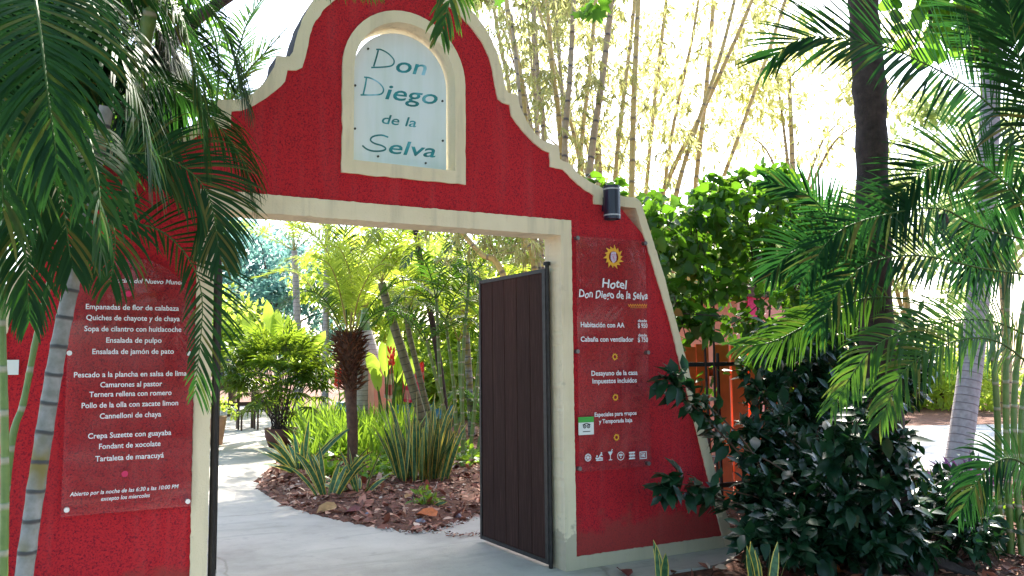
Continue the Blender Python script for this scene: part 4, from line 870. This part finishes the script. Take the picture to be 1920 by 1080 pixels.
# utility pole
b0 = Dp(1480, 620, 24); b0[2] = 0; o = thing('utility_pole', 'faint pale utility pole far behind the vine', 'pole', b0)
mb = MB(); mb.tube([b0, b0+[0, 0, 7.2]], [.13, .1], 10); mb.build('shaft', M['pole'], o)
mb = MB(); mb.box(b0+[-.7, -.05, 6.6], b0+[.7, .05, 6.72]); mb.build('crossarm', M['pole'], o)

# ------------------------------------------------------------------ garden seen through the gate
def blades(mb, c, n, hgt, wid, spread, mat=0, lean=.35, zb=0., curl=.3, M_=5, tip=True):
    a = rng.random(n)*2*np.pi; rr = spread*np.sqrt(rng.random(n)); base = np.stack([c[0]+rr*np.cos(a), c[1]+rr*np.sin(a), np.full(n, zb)], -1)
    out = np.stack([np.cos(a), np.sin(a), np.zeros(n)], -1); l = hgt*rng.uniform(.55, 1.1, n); ln = lean*rng.uniform(.2, 1.3, n)*(.4+rr/spread)
    d = nrm(out*ln[:, None]+np.array([0, 0, 1.0])+rng.normal(size=(n, 3))*.08); wdir = nrm(np.cross(d, rvec(n)))
    prof = np.array([.55, .85, 1, .95, .65, .03]); pos = base; vs = []
    for j in range(M_+1):
        vs.append(np.stack([pos+wdir*(wid*prof[j]/2), pos-wdir*(wid*prof[j]/2)], 1)); pos = pos+d*(l/M_)[:, None]; d = nrm(d+out*(curl*ln*.5)[:, None]+np.array([0, 0, -curl*.12*j]))
    V = np.stack(vs, 1).reshape(n, -1, 3); k = (M_+1)*2; i = np.arange(M_)*2; tf = np.stack([i, i+1, i+3, i+2], -1)
    uv = np.tile(np.stack([np.tile([0, 1.0], M_+1), np.repeat(np.linspace(0, 1, M_+1), 2)], -1), (n, 1))
    mb.add(V.reshape(-1, 3), (np.arange(n)[:, None, None]*k+tf[None]).reshape(-1, 4), mat, np.repeat(rng.random(n), M_), uv)
for x, y, n, h, w, sp, ln, lb in ((565, 892, 20, .92, .075, .14, .9, 'spreading yellow edged snake plant at the left tip of the bed'), (612, 938, 14, .72, .065, .13, .9, 'low snake plant sprawling beside the concrete kerb edge'), (672, 932, 14, .60, .06, .15, 1.1, 'small snake plant with bright yellow curled blades at the date palm foot'),
                                  (790, 908, 85, 1.10, .070, .34, .2, 'large dense upright snake plant clump in the middle of the bed'), (800, 960, 4, .3, .05, .05, .8, 'tiny yellow edged sprout near the fallen leaves')):
    q = G(x, y); mb = MB(); blades(mb, q, n, h, w, sp, 0, ln, .03); tag(mb.build('snake_plant', M['snake'], smooth=True, origin=(q[0], q[1], 0)), lb, 'snake plant', 'snake plants in the garden bed')
for x, y, n, h, lb in ((1243, 1100, 4, .33, 'two pale edged snake plant blades in front of the right pillar'), (1432, 1120, 7, .42, 'pale edged snake plant at the bottom of the dark shrub')):
    q = G(x, y); mb = MB(); blades(mb, q, n, h, .062, .12, 0, .35, -.01, .1); tag(mb.build('snake_plant', M['snake'], smooth=True, origin=(q[0], q[1], 0)), lb, 'snake plant', 'snake plants in front of the wall')
# strap leaved ground cover and low broad leaves
mb = MB()
for k in range(95):
    x = rng.uniform(560, 770); y = rng.uniform(805, 868); q = G(x, y); blades(mb, q, 16, rng.uniform(.5, .95), .035, .2, 0, .5, .03)
tag(mb.build('strap_leaf_plants', M['strap'], smooth=True), kind='stuff')
mb = MB(); cs = [G(rng.uniform(560, 760), rng.uniform(850, 892), .12) for _ in range(46)]+[G(rng.uniform(860, 930), rng.uniform(840, 870), .15) for _ in range(10)]
foliage_cloud(mb, cs, [np.array([.2, .2, .12])]*len(cs), 16, (.08, .16), .7, T_RND); tag(mb.build('low_ground_cover', M['strap']), kind='stuff')
q = G(795, 958); mb = MB(); foliage_cloud(mb, [q+[0, 0, .14], q+[.08, 0, .08]], [np.array([.12, .12, .12])]*2, 40, (.06, .12), .35, T_LAN, droop=0); tag(mb.build('seedling', M['strap'], origin=q), 'bright green seedling on the brown leaf litter in front of the big snake plant', 'seedling')
for x, y in ((402-5, 0),): pass

# pygmy date palm
b0 = G(660, 884); b0[2] = .03; yb = b0[1]; o = thing('date_palm', 'small date palm with shaggy brown crown base in the middle of the doorway', 'palm', b0)
mb = MB(); c0 = U(655, 715, yb); c1 = U(654, 640, yb); stem(mb, [b0, U(661, 800, yb), c0], .075, .085, 14, 12, 0, .12, .07); mb.build('trunk', M['bark_brown'], o, smooth=True)
mb = MB(); Q = spline([U(660, 770, yb), U(656, 700, yb), U(655, 655, yb), U(655, 622, yb)], 24); mb.tube(Q, np.interp(np.linspace(0, 1, 24), [0, .25, .5, .78, 1], [.068, .10, .145, .175, .08]), 14)
n = 700; k = rng.integers(4, 23, n); a = rng.random(n)*2*np.pi; rad = np.interp(k/23, [0, .25, .5, .78, 1], [.068, .10, .145, .175, .08]); out = np.stack([np.cos(a), np.sin(a), np.zeros(n)], -1)
L = rng.uniform(.08, .26, n); mb.leaves(Q[k]+out*rad[:, None]*.9, nrm(out+rvec(n)*.5+np.array([0, 0, .7])), rvec(n), L, .02, *T_DIA, mat=1); mb.build('crown_base', [M['trunk_fib'], M['fibre']], o)
for pts in ([(655, 640, 0), (630, 520, 0), (600, 450, -.2), (545, 420, -.4)], [(652, 640, 0), (646, 500, .1), (650, 420, .2), (690, 350, .3)], [(660, 640, 0), (690, 540, 0), (735, 470, -.1), (800, 460, -.2)], [(660, 640, 0), (705, 560, -.2), (765, 525, -.4), (850, 545, -.6), (905, 600, -.7)], [(650, 640, 0), (600, 560, .2), (550, 510, .3), (480, 520, .4)], [(656, 640, 0), (668, 520, .3), (690, 450, .5), (740, 400, .7)], [(652, 640, 0), (615, 570, -.4), (575, 545, -.7), (525, 580, -.9)], [(660, 642, 0), (700, 590, -.4), (745, 585, -.7), (790, 640, -.9)], [(655, 640, 0), (640, 560, -.4), (620, 500, -.8), (590, 480, -1.1)], [(658, 640, 0), (672, 560, -.5), (705, 500, -.9), (745, 500, -1.2)], [(654, 640, 0), (640, 530, .5), (615, 440, .8), (580, 380, 1.1)], [(655, 640, 0), (660, 540, -.2), (640, 470, -.4), (610, 460, -.6)]):
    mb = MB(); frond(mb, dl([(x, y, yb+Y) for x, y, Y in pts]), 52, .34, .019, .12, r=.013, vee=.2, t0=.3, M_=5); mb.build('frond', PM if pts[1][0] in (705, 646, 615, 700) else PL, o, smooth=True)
# smooth grey swollen trunk behind it
b0 = G(690, 815); yb = b0[1]; o = thing('bottle_palm', 'swollen mauve grey ringed palm trunk just behind the date palm', 'palm', b0)
mb = MB(); Q = spline([b0, U(692, 740, yb), U(688, 680, yb), U(684, 620, yb)], 24); mb.tube(Q, np.interp(np.linspace(0, 1, 24), [0, .4, .75, 1], [.22, .30, .29, .16]), 18); mb.build('trunk', M['palm_grey'], o, smooth=True)
c = U(684, 620, yb); mb = MB(); stem(mb, [c, c+[0, 0, .5]], .14, .07, 8, 10); mb.build('crownshaft', M['stem_green'], o, smooth=True); crown_fronds(o, c+[0, 0, .5], 9, 2.4, 0, .5, .5, .03, PL, 30)

# lady palm in a pot
b0 = G(527, 838); yb = b0[1]; pr = .30
o = thing('plant_pot', 'dark round clay pot under the lady palm', 'pot', b0); mb = MB(); mb.lathe([(0, .0), (pr*.75, 0), (pr, .2), (pr*1.05, .36), (pr*.95, .36), (pr*.9, .31), (0, .31)], b0, 24); mb.build('bowl', M['dkpot'], o, smooth=True)
mb = MB(); mb.lathe([(pr*.88, .318), (0, .322)], b0, 20); mb.build('potting_soil', M['soil'], o)
o = thing('lady_palm', 'round dense lady palm bush with sunlit top growing from a dark pot', 'palm', b0+[0, 0, .31])
cc = U(523, 705, yb); mb = MB(); lf = MB(); Rr = np.array([1.02, .9, .92])
for k in range(190):
    v = rvec(1)[0]; v[2] = abs(v[2])*1.0-.35 if rng.random() < .8 else v[2]; v = nrm(v); tip = cc+v*Rr*rng.uniform(.6, 1.0)+[0, 0, .05]
    if k < 60: mb.tube(spline([b0+[rng.normal()*.08, rng.normal()*.08, .30], (b0+[0, 0, .31])*.45+tip*.55+[0, 0, .1], tip], 8), .007, 4, cap=False)
    n = 11; ax = nrm(v+np.array([0, 0, .2])); e1 = nrm(np.cross(ax, [0, 0, 1.0])); e2 = np.cross(e1, ax); an = np.linspace(-2.2, 2.2, n)
    d = nrm(np.cos(an)[:, None]*(ax*.75+e2*.1)+np.sin(an)[:, None]*e1+np.array([0, 0, -.25])); L = rng.uniform(.26, .42, n); lf.leaves(np.tile(tip, (n, 1)), d, np.tile(e2, (n, 1)), L, .038, *T_LAN, rnd=np.full(n, rng.random()))
mb.build('stems', M['bark_dark'], o); lf.build('foliage', M['rhapis'], o)

# potted plant by the left gate leaf
b0 = G(405, 834); o = thing('plant_pot', 'tall tan clay pot beside the left gate leaf', 'pot', b0); mb = MB(); mb.lathe([(0, 0), (.12, 0), (.19, .5), (.2, .56), (.17, .56), (.16, .5), (0, .5)], b0, 20); mb.build('bowl', M['terracotta'], o, smooth=True)
mb = MB(); cs = [b0+[dx, 0, z] for dx, z in ((.0, .7), (.12, .78), (.25, .72), (.34, .6), (-.1, .7), (.1, .9))]; foliage_cloud(mb, cs, [np.array([.1, .1, .09])]*6, 26, (.05, .09), .8, T_RND); tag(mb.build('potted_herb', M['bright_leaf'], origin=b0+[0, 0, .5]), 'trailing pale green herb growing in the tan pot', 'potted plant')
for dx in (.0,):
    mb = MB()
# terrace table with lantern and bowl
b0 = G(425, 803); b0[2] = 0; yb = b0[1]; o = thing('terrace_table', 'reddish dark wooden table on the bright terrace at the left', 'table', b0)
zt = U(440, 716, yb)[2]; xl, xr = U(380, 716, yb)[0], U(478, 716, yb)[0]
mb = MB(); mb.box((xl, yb-.35, zt-.04), (xr, yb+.55, zt)); mb.build('tabletop', M['tablewood'], o)
mb = MB(); mb.box((xl+.05, yb-.3, zt-.2), (xr-.05, yb-.27, zt-.041)); mb.build('apron', M['tablewood'], o)
for x in (xl+.08, xr-.45, xr-.1):
    mb = MB(); mb.box((x-.035, yb-.3, 0), (x+.035, yb-.23, zt-.2)); mb.build('leg', M['tablewood'], o)
mb = MB(); mb.box((xl+.05, yb-.28, zt*.48), (xr-.05, yb-.25, zt*.48+.1)); mb.build('stretcher', M['tablewood'], o)
w = U(427, 714, yb); o = thing('lantern', 'blue roofed glass lantern standing on the terrace table', 'lantern', (w[0], yb, zt)); s = .17
mb = MB(); mb.box((w[0]-s, yb-s, zt+.001), (w[0]+s, yb+s, zt+.04)); 
for a in (-1, 1):
    for b_ in (-1, 1): mb.box((w[0]+a*(s-.03)-.02, yb+b_*(s-.03)-.02, zt+.04), (w[0]+a*(s-.03)+.02, yb+b_*(s-.03)+.02, zt+.38))
mb.lathe([(s*1.25, .38), (s*1.25, .41), (.05, .54), (.03, .6), (0, .6)], (w[0], yb, zt), 4); mb.build('frame', M['lamp_blue'], o)
mb = MB(); mb.box((w[0]-s+.045, yb-s+.045, zt+.041), (w[0]+s-.045, yb+s-.045, zt+.37)); mb.build('glass', M['glass'], o)
w = U(448, 714, yb-.1); mb = MB(); mb.lathe([(0, 0), (.08, 0), (.14, .14), (.12, .14), (.07, .03), (0, .03)], (w[0], yb-.1, zt+.001), 16); tag(mb.build('bowl', M['redbowl'], smooth=True, origin=(w[0], yb-.1, zt)), 'red clay bowl beside the lantern on the table', 'bowl')
b0 = G(465, 806); o = thing('chair', 'dark slatted wooden chair pulled up at the right end of the terrace table', 'chair', b0)
mb = MB(); mb.box(b0+[-.2, -.2, .43], b0+[.22, .22, .47]); mb.build('seat', M['tablewood'], o)
for a in (-1, 1):
    for b_ in (-1, 1):
        mb = MB(); h = .9 if a > 0 else .43; mb.box(b0+[a*.19-.02, b_*.19-.02, 0], b0+[a*.19+.02, b_*.19+.02, h]); mb.build('leg', M['tablewood'], o)
mb = MB()
for z in (.58, .7, .82): mb.box(b0+[.175, -.17, z], b0+[.2, .17, z+.07])
mb.build('backrest', M['tablewood'], o)

# heliconia like broad paddles
def paddles(name, label, base, tips, w, m, group=None):
    o = thing(name, label, 'plant', base, group); mb = MB(); st_ = MB()
    for e in tips:
        e = np.asarray(e); s = np.asarray(base)+rng.normal(size=3)*[.08, .08, 0]; m0 = s*.45+e*.55+np.array([0, 0, .25]); q = spline([s, m0, e], 16); st_.tube(q[:9], np.linspace(.02, .012, 9), 5)
        q = q[7:]; T = nrm(np.gradient(q, axis=0)); sd = nrm(np.cross(T, rvec(1)[0]*.4+np.array([0, -1.0, .3]))); n = len(q); wp = w*np.interp(np.linspace(0, 1, n), [0, .15, .5, .85, 1], [.1, .7, 1, .7, .03]); up_ = np.cross(sd, T)
        V = np.stack([q+sd*wp[:, None]/2+up_*wp[:, None]*.12, q, q-sd*wp[:, None]/2+up_*wp[:, None]*.12], 1).reshape(-1, 3); i = np.arange(n-1)*3
        mb.add(V, np.vstack([np.stack([i, i+1, i+4, i+3], -1), np.stack([i+1, i+2, i+5, i+4], -1)]), 0, rng.random())
    st_.build('stalks', M['rachis_g'], o); mb.build('foliage', m, o, smooth=True)
    return o
b0 = Dp(525, 700, 19); b0[2] = 0
paddles('banana_plant', 'sunlit yellow green broad leaved plant behind the lady palm', b0, [Dp(x, y, 19+rng.normal()*.3) for x, y in ((500, 562), (520, 578), (552, 600), (570, 612), (470, 600), (540, 590), (590, 640), (610, 620), (455, 590))], .30, M['yellow_leaf'])
b0 = Dp(730, 800, 16.5); b0[2] = 0
paddles('banana_plant', 'yellow green broad leaved plant between the bottle palm and leaning trunks', b0, [Dp(x, y, 16.5+rng.normal()*.3) for x, y in ((715, 640), (690, 660), (750, 660), (735, 610), (775, 670), (700, 690), (760, 640))], .28, M['yellow_leaf'])
b0 = Dp(430, 740, 25); b0[2] = 0
tree('shrub', 'pale yellow leaved shrub behind the terrace table', 'shrub', b0, Dp(432, 655, 25), (.9, .8, .8), 30, 60, (.12, .24), .45, T_LAN, M['yellow_leaf'], M['bark_brown'], .05, None, .3)
# red ginger flowers
for x, y, lb in ((733, 672, 'tall red ginger flower spike left of the leaning trunks'), (787, 700, 'red ginger flower spike right of the leaning trunks'), (634, 713, 'small red ginger flower spike left of the date palm trunk')):
    e = Dp(x, y, 15.5); b0 = e.copy(); b0[2] = 0; o = thing('ginger_flower', lb, 'flower', b0, 'red ginger flowers'); mb = MB(); mb.tube(spline([b0, (b0+e)/2+[.05, 0, 0], e], 10), .012, 5); mb.build('stalk', M['rachis_g'], o)
    mb = MB(); n = 40; h = rng.random(n); a = rng.random(n)*6.28; mb.leaves(e+np.c_[.03*np.cos(a), .03*np.sin(a), (h-.5)*.32], np.c_[np.cos(a)*.6, np.sin(a)*.6, np.ones(n)], rvec(n), .10, .05, *T_LAN); mb.build('bracts', M['redflower'], o)
# hanging cloths and pink pier
def cloth(lb, x0, y0, x1, y1, dep, m, m2=None):
    A = Dp(x0, y0, dep); B = Dp(x1, y1, dep); n = 22; k = 14; u = np.linspace(0, 1, n); v = np.linspace(0, 1, k); X = A[0]+(B[0]-A[0])*u; Yq = A[1]+(B[1]-A[1])*u
    V = np.stack([np.stack([X+0*z, Yq+.05*np.sin(u*16)*(.4+z), A[2]+(B[2]-A[2])*z-.03*np.sin(u*3.1)], -1) for z in v]).reshape(-1, 3)
    V2 = V+[0, .012, 0]; i = np.arange(k-1)[:, None]*n+np.arange(n-1)[None]; f = np.stack([i, i+1, i+n+1, i+n], -1).reshape(-1, 4); mi = ((np.arange(k-1)//3) % 2) if m2 else np.zeros(k-1, int)
    mb = MB()
    for r in range(k-1): mb.add(V, f[r*(n-1):(r+1)*(n-1)], int(mi[r])); mb.add(V2, f[r*(n-1):(r+1)*(n-1)], int(mi[r]))
    return tag(mb.build('hanging_cloth', [M[m]]+([M[m2]] if m2 else []), smooth=True, origin=A), lb, 'cloth')
cloth('pink and white cloth hanging between the bottle palm and leaning trunks', 722, 660, 738, 745, 17, 'whitecloth', 'pink')
cloth('magenta cloth hanging behind the leaning palm trunks', 755, 680, 795, 752, 17, 'magenta', 'pink')
b0 = Dp(712, 760, 18); b0[2] = 0; mb = MB(); w = Dp(712, 690, 18)[2]; mb.box(b0+[-.2, -.2, 0], b0+[.2, .2, w]); mb.box(b0+[-.24, -.24, w+.001], b0+[.24, .24, w+.08]); tag(mb.build('pier', M['salmon'], origin=b0), 'pale pink plastered pier behind the bottle palm', 'pier')

# leaning trunks and areca clumps on the right of the doorway
def leaning(lb, pts, r, m, nf, dep, reach, fm=PL, az=None):
    P = [Dp(x, y, dep) for x, y in pts]; b0 = P[0].copy(); b0[2] = 0; o = thing('slender_palm', lb, 'palm', b0, 'slender palms in the garden'); mb = MB(); stem(mb, [b0]+P, r*1.15, r*.8, 24, 9, 0, .08, .12); mb.build('stem', M[m], o, smooth=True)
    crown_fronds(o, P[-1], nf, reach, 0, .5, .5, .028, fm, 34, az=az)
leaning('leaning palm with the dark trunk nearest the date palm', [(795, 800), (760, 680), (726, 570), (715, 530)], .085, 'stem_dark', 8, 14.5, 1.9)
leaning('thin leaning palm just right of the darker leaning trunk', [(808, 800), (785, 700), (768, 630), (762, 590)], .055, 'stem_dark', 7, 15, 1.6)
leaning('slender dark palm rising to the lintel in the middle of the doorway', [(838, 810), (826, 700), (806, 580), (785, 470), (775, 400)], .06, 'bark_dark', 8, 15.5, 2.0)
leaning('straight slender palm rising to the lintel left of the gate leaf', [(884, 800), (875, 640), (862, 500), (855, 420)], .07, 'stem_areca', 9, 17, 2.2)
leaning('distant palm with yellow green crown under the left half of the lintel', [(560, 700), (556, 560), (552, 470)], .10, 'palm_grey', 12, 22, 3.0)
leaning('distant palm with crown against the sky left of the date palm', [(610, 700), (612, 540), (615, 400)], .10, 'palm_grey', 12, 25, 3.2)
b0 = G(872, 868); yb = b0[1]; o = thing('areca_palm', 'clump of slim green palm stems in front of the open gate leaf', 'palm', b0, 'areca clumps')
for x, xt, yt in ((842, 818, 560), (858, 835, 600), (868, 880, 520), (880, 905, 560), (893, 940, 600), (874, 860, 640), (862, 800, 640)):
    q = G(x, 868+rng.uniform(-6, 6)); e = U(xt, yt, yb+rng.normal()*.3); mb = MB(); stem(mb, [q, q*.5+e*.5+[rng.normal()*.05, 0, 0], e], .035, .024, 20, 8, 0, .1, .13); mb.build('stem', M['stem_green'], o, smooth=True)
    crown_fronds(o, e, 4, 1.3, 0, .6, .36, .026, PM if rng.random() < .6 else PL, 26)
b0 = G(905, 835); o = thing('areca_palm', 'low bushy palm beyond the slim green stems', 'palm', b0+[.5, .8, 0], 'areca clumps'); crown_fronds(o, b0+[.5, .8, .05], 12, 1.5, 0, .5, .36, .026, PM, 26, el0=45)

# added tree inside the garden, its unseen crown placed to shade the path
tree('added_shade_tree', 'added tall slim trunked tree behind the bamboo, crown out of view to shade the path', 'tree', (10.3, 11.6, 0), (9.5, 10.9, 11.2), (3.0, 2.1, .9), 100, 150, (.14, .26), .5, T_LAN, M['pale_leaf'], M['bamboo_old'], .085, 'trees beyond the gate', .7)
# fallen leaves and stones
for (x, y), m, L, lb in zip(((632, 950), (675, 957), (818, 968), (906, 945), (882, 888), (842, 893), (760, 935), (1452, 1062), (1550, 1070), (1163, 1068), (1690, 1010)), ('fl1', 'fl3', 'fl2', 'fl2', 'fl2', 'fl3', 'fl1', 'fl3', 'fl2', 'fl3', 'fl1'), (.22, .2, .25, .22, .2, .2, .15, .24, .2, .16, .22),
                        ('tan round fallen leaf at the front edge of the bed', 'maroon fallen leaf just right of the tan round one', 'large orange fallen leaf beside the green seedling', 'bright orange fallen leaf against the gate leaf', 'orange fallen leaf right of the big snake plant', 'maroon fallen leaf behind the orange ones', 'small tan fallen leaf left of the big snake plant', 'maroon fallen leaf under the dark shrub', 'orange fallen leaf at the foot of the tall tree', 'curled maroon leaf on the concrete before the right pillar', 'tan fallen leaf right of the tall tree root')):
    q = G(x, y, .07 if x < 1000 else .02); mb = MB(); d = rvec(1); d[:, 2] *= .2; mb.leaves(q[None], d, np.array([[.1, -.5, 1.0]]), L, L*.75, np.array(T_RND[0])*[1, 1, 3], T_RND[1]); tag(mb.build('fallen_leaf', M[m], origin=q), lb, 'fallen leaf', 'large fallen leaves')
for (x, y), r, lb in zip(((773, 968), (788, 980), (843, 955), (858, 968), (690, 965)), (.05, .055, .045, .04, .035), ('bluish stone left of the green seedling', 'rounded bluish stone at the very edge of the concrete', 'bluish pebble behind the large orange leaf', 'small stone right of the large orange leaf', 'small stone beside the maroon leaf')):
    q = G(x, y, .03); mb = MB(); th = np.linspace(0, np.pi, 8); mb.lathe(np.c_[np.sin(th)*r, -np.cos(th)*r*.7], q, 12); 
    for i in range(len(mb.v)): mb.v[i] = mb.v[i]+rng.normal(size=mb.v[i].shape)*r*.07
    tag(mb.build('stone', M['stone'], smooth=True, origin=q), lb, 'stone', 'stones along the bed edge')
# purple plants by the road
for x, y, lb in ((1780, 925, 'purple leaved plant at the foot of the leaning grey trunk'), (1830, 905, 'purple leaved plant left of the right palm clump'), (1740, 935, 'purple leaved plant nearest the tall tree')):
    q = G(x, y); mb = MB(); blades(mb, q, 60, .38, .05, .3, 0, .8, -.01); tag(mb.build('purple_plant', M['rhoeo'], smooth=True, origin=q), lb, 'plant', 'purple plants by the road')
mb = MB()
for x, y in ((1745, 1000), (1770, 985), (1800, 1010)): blades(mb, G(x, y), 9, .7, .03, .08, 0, .5, -.01)
tag(mb.build('grassy_plant', M['strap'], smooth=True, origin=G(1770, 1000)), 'yellowish grassy plant right of the tall tree root', 'plant')

# ------------------------------------------------------------------ trees in the distance
def far(lb, x, y, dep, rx, rz, ncl, m, per=110, Lr=(.16, .34), ar=.5, tm=T_DIA, cr=.8, name='garden_tree', bark='bark_brown'):
    c = Dp(x, y, dep); b0 = c.copy(); b0[2] = 0
    return tree(name, lb, 'tree', b0, c, (rx, rx*.8, rz), ncl, per, Lr, ar, tm, M[m], M['bamboo_old' if m in ('pale_leaf', 'bamboo_leaf') else bark], .16, 'trees beyond the gate', cr)
far('dense blue green tree left of the date palm', 520, 560, 30, 3.6, 2.6, 80, 'teal_leaf', 140, (.14, .3))
far('low blue green tree beside the terrace', 440, 520, 33, 3.0, 3.2, 60, 'teal_leaf', 140, (.16, .32))
far('bright green tree behind the slender palms', 760, 560, 27, 3.4, 2.8, 70, 'bright_leaf', 120)
far('bright green tree directly behind the open gate leaf', 930, 560, 24, 3.0, 3.0, 70, 'bright_leaf', 120)
far('low bright green tree behind the magenta cloth', 820, 720, 24, 3.4, 1.2, 50, 'bright_leaf', 120)
far('yellow green tree high behind the bamboo and tall tree', 1480, 150, 26, 5.0, 3.4, 60, 'bamboo_leaf', 90, (.2, .4), .3)
far('yellow green tree across the road at the right edge', 1860, 330, 24, 3.6, 3.2, 45, 'pale_leaf', 90, (.2, .4))
far('green tree across the road behind the tall tree', 1690, 480, 28, 3.4, 3.2, 45, 'pale_leaf', 90, (.2, .4))
far('low bushy tree on the far side of the road', 1760, 720, 27, 4.0, 1.3, 60, 'bright_leaf', 110, (.2, .36))
far('yellow green tree behind the vine', 1380, 480, 22, 3.4, 2.0, 50, 'pale_leaf', 110, (.16, .3))
far('pale tree behind the bamboo culms', 1120, 180, 27, 4.2, 3.2, 50, 'bamboo_leaf', 80, (.2, .4), .3)
far('dark green tree behind the left palm', 120, 420, 16, 3.0, 3.4, 70, 'vine', 120, (.16, .3))
far('tall dark green tree over the left palm', 110, 60, 13, 2.2, 2.2, 60, 'vine', 110, (.14, .26))
far('low bushy green tree at the far end of the terrace beside the left jamb', 330, 640, 26, 3.2, 1.9, 60, 'bright_leaf', 110, (.18, .34))
for o in list(S.objects):
    if '_o' in o: del o['_o']
